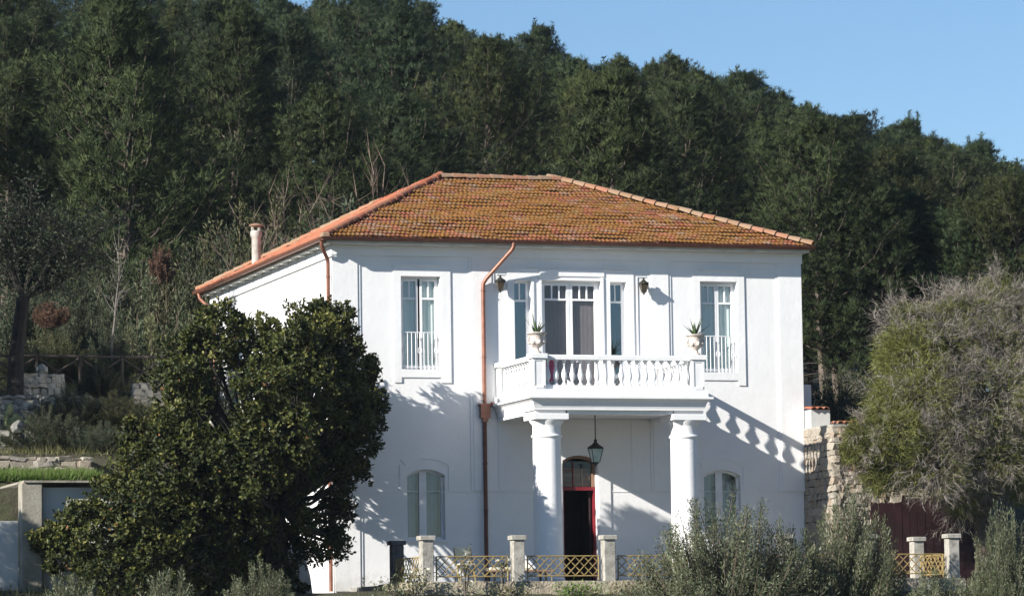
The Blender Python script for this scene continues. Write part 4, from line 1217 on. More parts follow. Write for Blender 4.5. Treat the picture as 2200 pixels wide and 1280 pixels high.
# corner of another red roof peeping out behind the right villa corner
rs_ = thing('lean_to_roof', (12.5, 9.0, 7.6), 'small clay tiled lean-to eave poking out behind the right villa corner', 'lean-to')
MB().box(HW + 0.001, 12.75, 8.0, 11.0, 7.60, 7.66).build('roof_board', M['wood'], rs_)
for k in range(9):
    place('roof_tile', cap_new, (12.78, 8.1 + k * 0.32, 7.69), rs_, (0, 0, PI / 2), (1.2, 1.05, 0.8))
# dark red gate behind the grey tree
gx = at(1872, 1100, -2.2).x
gt = thing('board_gate', (gx + 1.6, -2.2, -0.3), 'dark red boarded gate in deep shade behind the grey tree', 'gate')
for k in range(15):
    MB().box(gx + k * 0.21, gx + k * 0.21 + 0.195, -2.20 + random.uniform(0, 0.012), -2.16, -0.25, 1.85 + (0.12 if 3 < k < 10 else 0)).build('board', M['maroon'], gt)
MB().box(gx, gx + 3.1, -2.145, -2.09, 0.3, 0.42).build('ledge', M['maroon'], gt)
MB().box(gx, gx + 3.1, -2.145, -2.09, 1.5, 1.62).build('ledge', M['maroon'], gt)

# ------------------------------------------------------------------ left side: shed, dry stone terraces, rail fence
sh = thing('garden_shed', (-8.0, -1.5, -1.2), 'small flat roofed whitewashed shed with a stained beige corner pier, at the left edge', 'shed')
pL = at(45, 1060, -2.6); pR = at(92, 1060, -2.6)
MB().box(pL.x - 1.6, pL.x + 0.0, -2.2, 0.4, -1.8, 1.45).build('left_wing', M['shed_white'], sh)
MB().cbox(pL.x + 0.001, pR.x, -2.6, -2.2, -1.8, 2.32, 0.03).build('corner_pier', M['shed_beige'], sh)
MB().box(pR.x + 0.001, pR.x + 1.75, -2.35, 0.5, -1.8, 2.22).build('wall', M['shed_white'], sh)
MB().box(pR.x - 0.45, pR.x + 1.9, -2.64, 0.55, 2.322, 2.37).build('roof_slab', M['shed_beige'], sh)

def terrace_wall(px0, px1, ytop, ybot, Y, kind, label, h=(0.07, 0.17), w=(0.09, 0.30), limit=280):
    a = at(px0, ytop, Y); b_ = at(px1, ytop, Y); c = at(px0, ybot, Y)
    x0, x1, z1, z0 = a.x, b_.x, a.z, c.z
    t_ = thing('dry_stone_wall', ((x0 + x1) / 2, Y, z0 - 0.3), label, 'stone wall')
    MB().box(x0 + 0.05, x1 - 0.05, Y + 0.10, Y + 0.5, z0 - 0.5, z1 - 0.06).build('wall_core', M['mortar'], t_)
    lay_stones(t_, x0, x1, z0 - 0.25, z1, Y + 0.08, kind, h[0], h[1], w[0], w[1], limit)
    return t_
terrace_wall(-40, 200, 978, 1008, 3.4, 'stone', 'low pale stone edging wall above the bright grass strip', (0.1, 0.2), (0.2, 0.45))
terrace_wall(-40, 300, 925, 965, 5.8, 'grey_stone', 'long grey dry stone wall in the middle of the left terraces')
terrace_wall(-40, 200, 850, 915, 7.6, 'grey_stone', 'tall shaded grey dry stone wall right of the prickly pear')
terrace_wall(48, 138, 802, 840, 8.6, 'pale_stone', 'sunlit pale dry stone wall beside the dark tree trunk', (0.12, 0.2), (0.14, 0.3))
terrace_wall(285, 372, 822, 850, 8.6, 'pale_stone', 'sunlit broken dry stone wall under the wooden cross braced rail', (0.1, 0.18), (0.14, 0.28))
for k, (px, py, Y, s) in enumerate(((155, 932, 5.4, 0.34), (40, 918, 5.2, 0.30), (90, 795, 8.7, 0.25), (465, 905, 1.0, 0.3))):
    p = at(px, py, Y)
    lab = ['pale yellowish boulder standing on the grey terrace wall', 'lichen spotted boulder beside the prickly pear', 'grey boulder on top of the sunlit wall by the dark trunk', 'pale boulder against the villa side wall behind the big evergreen'][k]
    o = place('boulder', stone_mesh(40 + k, M['grey_stone' if k else 'pale_stone'], 'boulder', 0.29, 0.14), p, None, (0.2, 0.1, k), (s * 1.2, s, s))
    tag(o, lab, 'boulder')

rf = thing('rail_fence', at(230, 800, 9.3), 'dark wooden rail fence with diagonal cross braces on the upper left terrace', 'fence')
zt, zb = at(200, 766, 9.3).z, at(200, 826, 9.3).z
fx = [at(p, 800, 9.3).x for p in (-20, 78, 172, 262, 352)]
for x in fx: MB().tube([(x, 9.3, zb - 0.7), (x, 9.3, zt + 0.05)], 0.045, 7).build('post', M['rail_wood'], rf)
for a, b_ in zip(fx[:-1], fx[1:]):
    MB().tube([(a + 0.05, 9.27, zt), (b_ - 0.05, 9.27, zt)], 0.04, 7).build('rail', M['rail_wood'], rf)
    MB().tube([(a + 0.05, 9.25, zb), (b_ - 0.05, 9.25, zt - 0.06)], 0.034, 6).build('brace', M['rail_wood'], rf)
    MB().tube([(a + 0.05, 9.33, zt - 0.06), (b_ - 0.05, 9.33, zb)], 0.034, 6).build('brace', M['rail_wood'], rf)

# ------------------------------------------------------------------ vegetation
def tree_thing(name, loc, label, cat, parts, group=None, rot=0.0, scale=1.0):
    """parts = [(name, mesh)] in local coordinates; the thing is an Empty at the base"""
    o = thing(name, loc, label, cat, group)
    o.rotation_euler = (0, 0, rot)
    o.scale = (scale,) * 3 if not hasattr(scale, '__len__') else scale
    for n, me in parts:
        c = bpy.data.objects.new(n, me); COL.objects.link(c); c.parent = o
        if n in ('foliage', 'needles', 'crown', 'twigs', 'grass', 'sprays'): c['kind'] = 'thing'
    return o

def pine_meshes(k):
    rs = np.random.default_rng(300 + k)
    H = rs.uniform(10.5, 13.0); R_ = H * rs.uniform(0.25, 0.32); cb = rs.uniform(0.10, 0.26)
    lean = rs.uniform(-0.4, 0.4, 2)
    wood = MB()
    tp = [Vector((lean[0] * t * t + 0.12 * math.sin(5 * t + k), lean[1] * t * t + 0.12 * math.cos(4 * t + k), H * 0.97 * t)) for t in np.linspace(0, 1, 8)]
    wood.tube(tp, [0.17 * (1 - 0.86 * t) for t in np.linspace(0, 1, 8)], 7)
    def trunk(t):
        i = min(6, int(t * 7)); f = t * 7 - i
        return tp[i].lerp(tp[i + 1], f)
    P, D, F = [], [], []
    nb_ = 112
    dead = 8
    # uneven crown: a few directions and heights bulge out, others stay thin
    lob = [(rs.uniform(0, 2 * PI), rs.uniform(cb, 0.95), rs.uniform(0.15, 0.45)) for _ in range(7)]
    for i in range(nb_ + dead):
        if i < dead:
            t = rs.uniform(0.08, cb); az = rs.uniform(0, 2 * PI); L = rs.uniform(0.5, 1.4)
            s = trunk(t); d = Vector((math.cos(az), math.sin(az), rs.uniform(-0.2, 0.2)))
            wood.tube([s, s + d * L * 0.5, s + d * L + Vector((0, 0, -0.1))], [0.03, 0.018, 0.006], 4, False)
            continue
        t = cb + (1 - cb) * ((i - dead) / nb_) ** 0.92
        az = i * 2.39996 + rs.uniform(-0.5, 0.5)
        q = (t - cb) / (1 - cb)
        prof = (0.60 + 1.1 * q) if q < 0.32 else max(0.12, (1 - ((q - 0.32) / 0.70) ** 2.1) * 0.92)
        for la, lt, lw in lob:
            prof *= 1 + lw * max(0, math.cos(az - la)) * math.exp(-((t - lt) / 0.12) ** 2)
        L = R_ * min(prof, 1.25) * rs.uniform(0.62, 1.12)
        s = trunk(min(t, 0.99))
        el0 = -0.1 + 0.75 * q + rs.uniform(-0.15, 0.2)
        pts = [s]
        el = el0
        for j in range(1, 6):
            el = el0 + 0.20 * j * rs.uniform(0.6, 1.2)
            d = Vector((math.cos(az) * math.cos(el), math.sin(az) * math.cos(el), math.sin(el)))
            pts.append(pts[-1] + d * L / 5)
        wood.tube(pts, [0.035, 0.03, 0.022, 0.016, 0.01, 0.005], 4, False)
        nt_ = int(18 + 44 * min(1.2, L / R_))
        pa = np.array(pts)
        tt = rs.uniform(0.18, 1.0, nt_) ** 0.62 * 5
        ii = np.minimum(tt.astype(int), 4); ff = (tt - ii)[:, None]
        base = pa[ii] * (1 - ff) + pa[ii + 1] * ff
        dirb = unit(pa[ii + 1] - pa[ii])
        spread = (0.10 + 0.125 * L * (1.1 - tt / 6))[:, None]
        off = rs.normal(size=(nt_, 3)) * spread * np.array([1, 1, 0.55])
        P.append(base + off)
        D.append(unit(dirb * 0.7 + unit(off) * 0.4 + np.array([0, 0, 0.75])))
        F.append(unit(unit(off) * 0.75 + np.array([math.cos(az), math.sin(az), 0.35]) * 0.8))
    # leader spikes
    for _ in range(18):
        z = rs.uniform(0.84, 1.0); s = np.array(trunk(min(z, 0.99))) + rs.normal(size=3) * np.array([0.28, 0.28, 0.1])
        n = 6
        P.append(s + np.array([0, 0, 1]) * np.linspace(0, 0.55, n)[:, None]); D.append(np.tile([0, 0, 1.0], (n, 1)) + rs.normal(size=(n, 3)) * 0.2); F.append(rand_dirs(n))
    P = np.concatenate(P); D = unit(np.concatenate(D)); F = np.concatenate(F)
    nbld = 14
    n = len(P)
    pos = np.repeat(P, nbld, 0) + rs.normal(size=(n * nbld, 3)) * 0.035
    dr = unit(np.repeat(D, nbld, 0) + rs.normal(size=(n * nbld, 3)) * 0.48)
    tuft = np.repeat(rs.uniform(0, 1, n), nbld)
    ln = np.repeat(rs.uniform(0.13, 0.27, n), nbld) * rs.uniform(0.7, 1.15, n * nbld)
    rnd = np.clip(0.65 * tuft + 0.35 * rs.uniform(0, 1, n * nbld), 0, 1)
    fol = blades(pos, dr, ln, rs.uniform(0.020, 0.034, n * nbld), rnd, 'needles', M['pine'], np.repeat(F, nbld, 0), 0.32)
    return wood.mesh('trunk', M['pine_bark']), fol, H

PINES = [pine_meshes(k) for k in range(7)]
PX_MARKS = [(60, 'above the dark trunk at the far left'), (150, 'above the prickly pear terrace'), (240, 'above the pale sapling'), (330, 'above the rusty shrub'), (420, 'above the left eave end'),
            (510, 'left of the chimney'), (590, 'straight above the chimney'), (680, 'above the sloping left eave'), (770, 'above the bare twiggy shrub'), (860, 'above the left roof hip'),
            (950, 'above the left ridge end'), (1040, 'above the left part of the ridge'), (1130, 'above the middle of the ridge'), (1220, 'above the right ridge end'), (1310, 'above the upper right hip'),
            (1400, 'above the right wall lantern'), (1490, 'above the mid right hip'), (1580, 'above the right upper window'), (1670, 'above the lower right hip'), (1760, 'above the right eave corner'),
            (1850, 'above the stone outbuilding'), (1940, 'above the yellow green sprays'), (2030, 'above the twin fence pillars'), (2120, 'above the grey tree'), (2400, 'at the far right edge')]
pine_list = []
prs = random.Random(21)
row = 0
w = 121.0
while w < 197:
    half = w * 1100 / FPX + 3.5
    sp = 7.4 + 0.006 * (w - 120)
    u = -half + (row % 2) * sp / 2
    while u < half:
        uu, ww = u + prs.uniform(-1.1, 1.1), w + prs.uniform(-1.8, 1.8)
        x, y = from_uw(uu, ww)
        pine_list.append((uu, ww, x, y))
        u += sp
    w += 10.5 + 0.03 * (w - 120)
    row += 1
# trees whose tops draw the skyline, and some that stand apart in front: place and height of the top
SKY = [(20, -90), (175, -75), (330, -40), (470, -45), (590, -40), (715, -6), (790, -22), (860, -8), (935, -4), (1010, 45), (1080, 78), (1165, 52), (1280, 128), (1370, 122), (1450, 118), (1530, 152),
       (1600, 152), (1700, 196), (1770, 232), (1850, 248), (1962, 256), (2035, 292), (2105, 300), (2195, 350)]
def sky_y(px):
    for (a, ya), (b_, yb) in zip(SKY[:-1], SKY[1:]):
        if a <= px <= b_: return ya + (yb - ya) * (px - a) / (b_ - a)
    return SKY[0][1] if px < SKY[0][0] else SKY[-1][1]
FIXED = []
for i, (px, py) in enumerate(SKY):
    u, w = (px - 1100) / FPX * (184 + 5 * (i % 3)), 184 + 5 * (i % 3)
    FIXED.append((u, w, py))
for i, ((pa_, ya_), (pb_, yb_)) in enumerate(zip(SKY[:-1], SKY[1:])):
    FIXED.append((((pa_ + pb_) / 2 - 1100) / FPX * 197, 197, max(ya_, yb_) + 14))
for (px, w, py) in ((30, 150, 40), (95, 163, 10), (70, 176, -30), (130, 140, 120), (5, 132, 150), (230, 170, 0), (330, 166, 40)):
    FIXED.append(((px - 1100) / FPX * w, w, py))
for (px, py, Y) in [(1795, 400, 22.0), (1880, 385, 20.5), (1985, 420, 22.5), (2075, 450, 20.0), (2170, 430, 22.0), (1735, 500, 25.0), (-360, 380, 5.5), (-330, 380, 8.5), (-420, 850, -4.5)]:
    p = at(px, 700, Y); u, w = uw(p.x, p.y)
    FIXED.append((u, w, py))
pine_list = [p for p in pine_list if p[1] < 178]
n_grid = len(pine_list)
for (u, w, py) in FIXED:
    x, y = from_uw(u, w); pine_list.append((u, w, x, y))
pine_specs = []
for ip, (u, w, x, y) in enumerate(pine_list):
    k = prs.randrange(7)
    s = prs.uniform(0.85, 1.25)
    z = height(x, y) - 0.15
    px, py, dist = to_px((x, y, z + PINES[k][2] * 0.5))
    ground_y = to_px((x, y, z))[1]
    if ip >= n_grid:
        top = FIXED[ip - n_grid][2]
        s = (ground_y - top) * dist / FPX / (PINES[k][2] * 1.0)
    else:
        low = sky_y(px) + prs.uniform(15, 70)
        s = min(s, (ground_y - low) * dist / FPX / PINES[k][2])
        if s < 0.45: continue
    px, py, _ = to_px((x, y, z + PINES[k][2] * s * 0.8))
    zone = 'skyline' if w > 176 else 'upper slope' if w > 160 else 'middle slope' if w > 143 else 'lower slope' if w > 129 else 'lowest slope'
    mark = 'beyond the left edge of the view' if px < -120 else next((l for lim, l in PX_MARKS if px < lim), PX_MARKS[-1][1])
    pine_specs.append([px, py, w, x, y, z, k, s, zone, mark])
cells = {}
for sp in pine_specs: cells.setdefault((sp[8], sp[9]), []).append(sp)
for (zone, mark), lst in cells.items():
    lst.sort(key=lambda s: s[0])
    words = [''] if len(lst) == 1 else ['left-hand ', 'right-hand '] if len(lst) == 2 else ['left-hand ', 'middle ', 'right-hand '] if len(lst) == 3 else ['first ', 'second ', 'third ', 'fourth ', 'fifth ', 'sixth '][:len(lst)]
    for wd, sp in zip(words, lst):
        px, py, w, x, y, z, k, s, _, _ = sp
        tone = 'tall' if PINES[k][2] * s > 11.5 else 'bushy' if PINES[k][2] * s > 9 else 'smaller'
        tree_thing('pine_tree', (x, y, z), f'{wd}{tone} pine on the {zone}, {mark}', 'pine tree', [('trunk', PINES[k][0]), ('needles', PINES[k][1])],
                   'pines covering the hillside', prs.uniform(0, 6.28), (s * prs.uniform(1.1, 1.42), s * prs.uniform(1.1, 1.42), s))

# ---- the big glossy evergreen in front of the left corner
def lobed_evergreen():
    L = [(482, 668, 26, -2.4), (474, 705, 44, -2.6), (455, 755, 62, -3.4), (545, 740, 62, -3.0), (575, 705, 34, -2.6), (655, 690, 46, -2.0), (705, 678, 36, -1.8), (735, 712, 30, -1.4), (700, 740, 58, -1.8), (640, 770, 70, -4.6), (755, 790, 48, -1.4), (385, 760, 44, -3.2), (375, 820, 52, -4.0), (425, 830, 46, -5.4),
         (785, 825, 32, -1.0), (770, 850, 44, -1.3), (795, 880, 32, -1.0), (755, 925, 42, -1.5), (735, 870, 56, -2.2), (660, 850, 74, -5.0), (575, 830, 66, -6.0), (390, 900, 62, -4.6), (330, 935, 58, -3.8), (290, 1000, 56, -4.0), (545, 905, 46, -6.0),
         (740, 965, 54, -2.2), (765, 1015, 36, -1.6), (690, 940, 66, -4.2), (620, 930, 78, -6.0), (540, 985, 82, -5.8), (440, 985, 84, -5.2), (360, 1020, 70, -4.8), (235, 1060, 52, -3.6), (165, 1115, 46, -3.2), (115, 1152, 36, -3.0), (300, 1085, 74, -4.8), (405, 1095, 84, -4.4), (510, 1085, 76, -4.4), (640, 1015, 56, -5.0),
         (722, 1065, 30, -2.0), (715, 1120, 42, -2.6), (690, 1180, 46, -3.2), (735, 1175, 24, -2.4), (655, 1120, 34, -4.4), (635, 1185, 46, -3.0), (540, 1180, 78, -3.8), (430, 1195, 84, -4.0), (320, 1180, 76, -4.8), (215, 1140, 66, -4.2), (150, 1190, 52, -3.4), (240, 1235, 76, -4.4), (360, 1265, 80, -4.0), (500, 1270, 76, -3.8), (610, 1255, 40, -3.2),
         (700, 705, 38, -3.8), (700, 762, 52, -3.6), (738, 800, 46, -3.4), (660, 745, 52, -4.2), (755, 852, 46, -3.2), (765, 905, 38, -3.0), (785, 862, 28, -4.6), (770, 905, 36, -4.6), (765, 960, 38, -4.5), (735, 1005, 36, -4.4),
         (640, 985, 56, -1.1),
         (545, 765, 60, -1.3), (600, 800, 60, -1.2), (560, 865, 60, -1.5), (625, 900, 60, -1.4), (590, 740, 46, -1.2), (650, 760, 50, -1.2), (330, 1110, 70, -2.6), (470, 1130, 76, -2.8)]
    rl = random.Random(5)
    sat = []
    for (px, py, rp, Y) in L:
        if rp < 36: continue
        for q in range(3):
            t_ = rl.uniform(0, 2 * PI)
            sat.append((px + rp * 0.95 * math.cos(t_), py + rp * 0.9 * math.sin(t_), rl.uniform(13, 23), Y + rl.uniform(-0.5, 0.3)))
    L = [(px, py, rp * 0.86, Y) for (px, py, rp, Y) in L] + sat
    base = at(570, 1330, -3.6); base = Vector((base.x, base.y, height(base.x, base.y)))
    wood = MB()
    fork = at(592, 1080, -3.6)
    wood.tube([base, base.lerp(fork, 0.5) + Vector((0.1, 0, 0)), fork], [0.26, 0.20, 0.17], 9)
    P, D, S, F = [], [], [], []
    for (px, py, rp, Y) in L:
        c = at(px, py, Y); r = rp / 88.0
        mid = fork.lerp(c, 0.5) + Vector((random.uniform(-.2, .2), random.uniform(-.2, .2), -0.25))
        wood.tube([fork, mid, c], [0.085, 0.05, 0.015], 6, False)
        n = int(410 * (r ** 1.75)) + 16
        d = unit(RNG.normal(size=(n, 3)) + np.array([0, -0.12, 0.25]))
        rad = r * (0.66 + 0.36 * RNG.uniform(0, 1, n) ** 0.7)
        lump = 1 + 0.34 * np.sin(d[:, 0] * 5 + px) * np.cos(d[:, 2] * 6 + py) + 0.16 * np.sin(d[:, 1] * 9 + px) + RNG.normal(0, 0.06, n)
        P.append(np.array(c) + d * (rad * lump)[:, None] * np.array([1.05, 1.0, 0.95]))
        D.append(unit(d + np.array([0, 0, 0.75]) + RNG.normal(size=(n, 3)) * 0.25)); F.append(d + np.array([0, 0, 0.25]))
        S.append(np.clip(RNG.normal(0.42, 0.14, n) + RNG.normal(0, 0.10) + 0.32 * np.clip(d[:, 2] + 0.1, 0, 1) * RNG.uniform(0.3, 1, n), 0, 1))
        for q in range(7):                              # twigs reaching into the clump
            e = np.array(c) + d[q] * r * 0.8
            wood.tube([c, Vector(e)], [0.014, 0.005], 4, False)
    P = np.concatenate(P); D = np.concatenate(D); S = np.concatenate(S); F = np.concatenate(F)
    nl = 8
    n = len(P)
    axis_d = np.repeat(D, nl, 0)
    spread = unit(axis_d * 0.55 + rand_dirs(n * nl) * 0.95)
    pos = np.repeat(P, nl, 0) + axis_d * RNG.uniform(-0.07, 0.05, n * nl)[:, None]
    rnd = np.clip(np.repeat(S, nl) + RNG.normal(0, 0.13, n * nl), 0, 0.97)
    brown = RNG.uniform(0, 1, n * nl) > 0.992
    rnd[brown] = 1.0
    b_ = np.array(base)
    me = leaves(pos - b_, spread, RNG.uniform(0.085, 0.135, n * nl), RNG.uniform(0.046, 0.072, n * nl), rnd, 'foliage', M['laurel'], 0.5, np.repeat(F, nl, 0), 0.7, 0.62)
    wm = MB(); wm.v = [(v[0] - b_[0], v[1] - b_[1], v[2] - b_[2]) for v in wood.v]; wm.f = wood.f
    tree_thing('evergreen_tree', base, 'large dense glossy leaved evergreen tree in front of the left villa corner', 'tree', [('trunk', wm.mesh('trunk', M['dark_bark'])), ('foliage', me)])
lobed_evergreen()

# ---- olive like bushes made of upright shoots
def shoot_bush(seed, rx, ry, h, nsh, lpn, leaf=(0.055, 0.085), lw=(0.012, 0.018), mat='olive', upright=0.9, bark='bark', droop=0.0, thin=1.0, low=0.12):
    rs = np.random.default_rng(seed)
    wood = MB()
    P, D, S = [], [], []
    for i in range(nsh):
        az = rs.uniform(0, 2 * PI); rr_ = math.sqrt(rs.uniform(0, 1))
        hh = h * (1.0 - 0.55 * rr_ ** 2.0) * rs.uniform(0.55, 1.04)
        tip = np.array([rx * rr_ * math.cos(az), ry * rr_ * math.sin(az), hh])
        b0 = tip * np.array([0.10, 0.10, 0]) + rs.normal(size=3) * np.array([0.06, 0.06, 0])
        mid = b0 * 0.4 + tip * 0.6 + np.array([0, 0, -0.12 * h * rr_]) + rs.normal(size=3) * 0.06 * h * np.array([1, 1, 0.5])
        pts = []
        for t in np.linspace(0, 1, 7):
            p = (1 - t) ** 2 * b0 + 2 * t * (1 - t) * mid + t * t * tip
            pts.append(p + np.array([0, 0, -droop * t * t]))
        wood.tube([Vector(p) for p in pts], list(np.linspace(0.022, 0.004, 7) * thin * (h / 2.5)), 4, False)
        pa = np.array(pts)
        n = int(lpn * rs.uniform(0.7, 1.3))
        tt = rs.uniform(low, 1.0, n) ** 0.6 * 6
        ii = np.minimum(tt.astype(int), 5); ff = (tt - ii)[:, None]
        base = pa[ii] * (1 - ff) + pa[ii + 1] * ff
        dirb = unit(pa[ii + 1] - pa[ii])
        side = rs.normal(size=(n, 3))
        off = unit(side) * (0.05 + 0.18 * rs.uniform(0, 1, n) ** 2 * (1.05 - tt / 6))[:, None] * (h / 2.5)
        P.append(base + off)
        D.append(unit(dirb * upright + unit(side) * 0.6 + rs.normal(size=(n, 3)) * 0.3))
        S.append(np.clip(0.55 * rs.uniform(0, 1, n) + 0.45 * rs.uniform(0, 1), 0, 1))
    P = np.concatenate(P); D = np.concatenate(D); S = np.concatenate(S)
    n = len(P)
    fol = leaves(P, D, rs.uniform(*leaf, n), rs.uniform(*lw, n), S, 'foliage', M[mat], 0.2, unit((P - np.array([0, 0, 0.35 * h])) / np.array([rx, ry, h * 0.6])), 0.8)
    return wood.mesh('stems', M[bark]), fol

def bush(name, px, pytop, Y, label, cat, meshes, mh, group=None, rot=0.0, wide=1.0, base=None):
    """stand a bush so that its top is at height of the given sight line; meshes were built mh high"""
    p = at(px, pytop, Y)
    z0 = height(p.x, p.y) - 0.05 if base is None else base
    s = (p.z - z0) / mh
    return tree_thing(name, (p.x, p.y, z0), label, cat, [('stems', meshes[0]), ('foliage', meshes[1])], group, rot, (s * wide, s * wide, s))

OL1 = shoot_bush(1, 2.35, 1.7, 3.1, 300, 330, (0.05, 0.09), (0.012, 0.02), upright=0.45, low=0.03, droop=0.22)
OL2 = shoot_bush(2, 1.5, 1.4, 3.0, 200, 300, (0.06, 0.10), (0.014, 0.022), low=0.03)
OL3 = shoot_bush(3, 1.2, 1.1, 2.4, 120, 240, (0.06, 0.11), (0.014, 0.022), low=0.05)
bush('olive_bush', 1548, 1000, -8.4, 'large grey green olive bush in front of the right porch column', 'olive bush', OL1, 3.2, 'olive bushes below the terrace', 0.0, 0.76)
bush('olive_bush', 1830, 1050, -7.6, 'dark olive bush in front of the stone outbuilding', 'olive bush', OL2, 3.0, 'olive bushes below the terrace', 1.0, 0.72)
bush('olive_bush', 1692, 1120, -7.9, 'narrower olive bush between the large one and the stone outbuilding', 'olive bush', OL3, 2.4, 'olive bushes below the terrace', 2.0, 0.9)
bush('olive_bush', 2150, 1085, -10.5, 'pale silvery olive bush at the bottom right corner', 'olive bush', OL2, 3.0, 'olive bushes below the terrace', 2.4, 0.55)
bush('olive_bush', 2010, 1215, -9.8, 'low pale olive sapling in front of the twin fence pillars', 'olive bush', OL3, 2.4, 'olive bushes below the terrace', 0.6, 0.9)
bush('olive_bush', 560, 1205, -9.0, 'silvery olive bush at the bottom left, under the big evergreen', 'olive bush', OL2, 3.0, 'olive bushes below the terrace', 3.6, 1.0)
bush('olive_bush', 360, 1215, -9.4, 'small pale olive bush left of the silvery one at the bottom', 'olive bush', OL3, 2.4, 'olive bushes below the terrace', 5.0, 1.0)
bush('olive_bush', 150, 1225, -8.6, 'low olive bush in front of the garden shed', 'olive bush', OL3, 2.4, 'olive bushes below the terrace', 1.5, 1.1)

# scrub left of and behind the villa
SB = [shoot_bush(20 + k, 1.9, 1.8, 3.0, 170, 420, (0.05, 0.095), (0.015, 0.026), 'scrub', 0.7, thin=1.0, low=0.05) for k in range(3)]
SCRUB = [(120, 690, 13.0, 'grey green scrub bush behind the left rail fence post'), (190, 640, 14.5, 'round scrub bush left of the pale sapling'), (300, 590, 15.0, 'tall scrub bush right of the pale sapling'),
         (390, 600, 17.0, 'scrub bush beside the left eave end'), (250, 700, 12.2, 'low scrub bush under the pale sapling'), (330, 690, 12.0, 'scrub bush above the cross braced rail'), (60, 720, 12.0, 'scrub bush behind the dark trunk'),
         (440, 560, 19.0, 'scrub bush behind the left eave'), (480, 500, 21.0, 'tall scrub bush left of the chimney'), (400, 500, 22.0, 'dim scrub bush uphill of the rusty shrub'), (215, 770, 8.9, 'green bush growing over the middle of the rail fence'), (245, 840, 7.0, 'dark bush hanging over the stone terraces'), (160, 830, 7.2, 'dark small bush on the shaded terrace wall'), (330, 860, 6.6, 'dark bush between the terraces and the big evergreen'), (100, 870, 5.5, 'small dark bush above the middle terrace wall'), (215, 900, 4.6, 'low dark bush at the right end of the grass strip'),
         (1790, 790, 12.0, 'grey olive bush behind the red tiled parapet'), (1850, 800, 12.5, 'grey bush between the parapet and the yellow green tree'), (640, 480, 20, 'green bush below the bare twigs behind the roof'), (840, 420, 20, 'green bush behind the left roof hip'), (560, 430, 24, 'dim bush uphill of the chimney'), (200, 540, 20, 'dim bush uphill of the pale sapling'), (90, 560, 20, 'dim bush behind the dark tree branches')]
for i, (px, py, Y, lab) in enumerate(SCRUB):
    bush('scrub_bush', px, py, Y, lab, 'bush', SB[i % 3], 3.0, 'scrub bushes round the villa', i * 1.1, 1.0 if i not in (11, 12, 13, 14, 15) else 1.5)
DRY = shoot_bush(40, 1.0, 0.9, 2.0, 70, 110, (0.08, 0.13), (0.03, 0.05), 'dry_leaf', 0.5)
bush('dry_bush', 345, 520, 16.5, 'rusty pink dried shrub above the pale sapling', 'bush', DRY, 2.0, None, 0, 0.75, base=at(345, 610, 16.5).z)
bush('dry_bush', 110, 640, 12.8, 'russet dried shrub right of the dark trunk', 'bush', DRY, 2.0, None, 2.0, 1.4, base=at(110, 705, 12.8).z)

def twig_spray(seed, rx, ry, h, nsh, per, tw_len, mat, wood_mat, blade_w=0.012, spread=0.5, up=0.6):
    """bare shrub: stems plus many fine twigs (thin triangles)"""
    rs = np.random.default_rng(seed)
    wood = MB(); P, D = [], []
    for i in range(nsh):
        az = rs.uniform(0, 2 * PI); rr_ = math.sqrt(rs.uniform(0, 1))
        tip = np.array([rx * rr_ * math.cos(az), ry * rr_ * math.sin(az), h * (1 - 0.4 * rr_ ** 2) * rs.uniform(0.6, 1.05)])
        b0 = tip * np.array([0.12, 0.12, 0]); mid = b0 * 0.5 + tip * 0.5 + rs.normal(size=3) * 0.08 * h
        pa = np.array([(1 - t) ** 2 * b0 + 2 * t * (1 - t) * mid + t * t * tip for t in np.linspace(0, 1, 6)])
        wood.tube([Vector(p) for p in pa], list(np.linspace(0.013, 0.003, 6) * h / 3), 4, False)
        tt = rs.uniform(0.25, 1.0, per) * 5
        ii = np.minimum(tt.astype(int), 4); ff = (tt - ii)[:, None]
        P.append(pa[ii] * (1 - ff) + pa[ii + 1] * ff)
        D.append(unit(unit(pa[ii + 1] - pa[ii]) * 0.6 + rs.normal(size=(per, 3)) * spread + np.array([0, 0, up])))
    P = np.concatenate(P); D = np.concatenate(D)
    n = len(P)
    # second order twiglets from the first ones
    P2 = np.repeat(P, 3, 0) + np.repeat(D, 3, 0) * (tw_len * rs.uniform(0.3, 0.9, 3 * n))[:, None]
    D2 = unit(np.repeat(D, 3, 0) + rs.normal(size=(3 * n, 3)) * 0.5)
    pos = np.concatenate([P, P2]); dr = np.concatenate([D, D2])
    ln = np.concatenate([tw_len * rs.uniform(0.6, 1.2, n), 0.6 * tw_len * rs.uniform(0.5, 1.2, 3 * n)])
    return wood.mesh('stems', wood_mat), blades(pos, dr, ln, blade_w, rs.uniform(0, 1, 4 * n), 'twigs', mat)
BT = twig_spray(50, 1.7, 1.5, 3.2, 34, 40, 0.42, M['brown_twig'], M['dark_bark'], 0.009, 0.5)
for px, py, Y, lab, wd in ((745, 375, 18.0, 'bare twiggy shrub rising behind the left roof hip', 1.0), (660, 440, 19.0, 'lower bare shrub between the chimney and the roof hip', 1.1)):
    p = at(px, py, Y); z0 = height(p.x, p.y); s = (p.z - z0) / 3.2
    tree_thing('bare_shrub', (p.x, p.y, z0), lab, 'shrub', [('stems', BT[0]), ('twigs', BT[1])], 'bare shrubs behind the roof', px, (s * wd * 0.8, s * wd * 0.8, s))

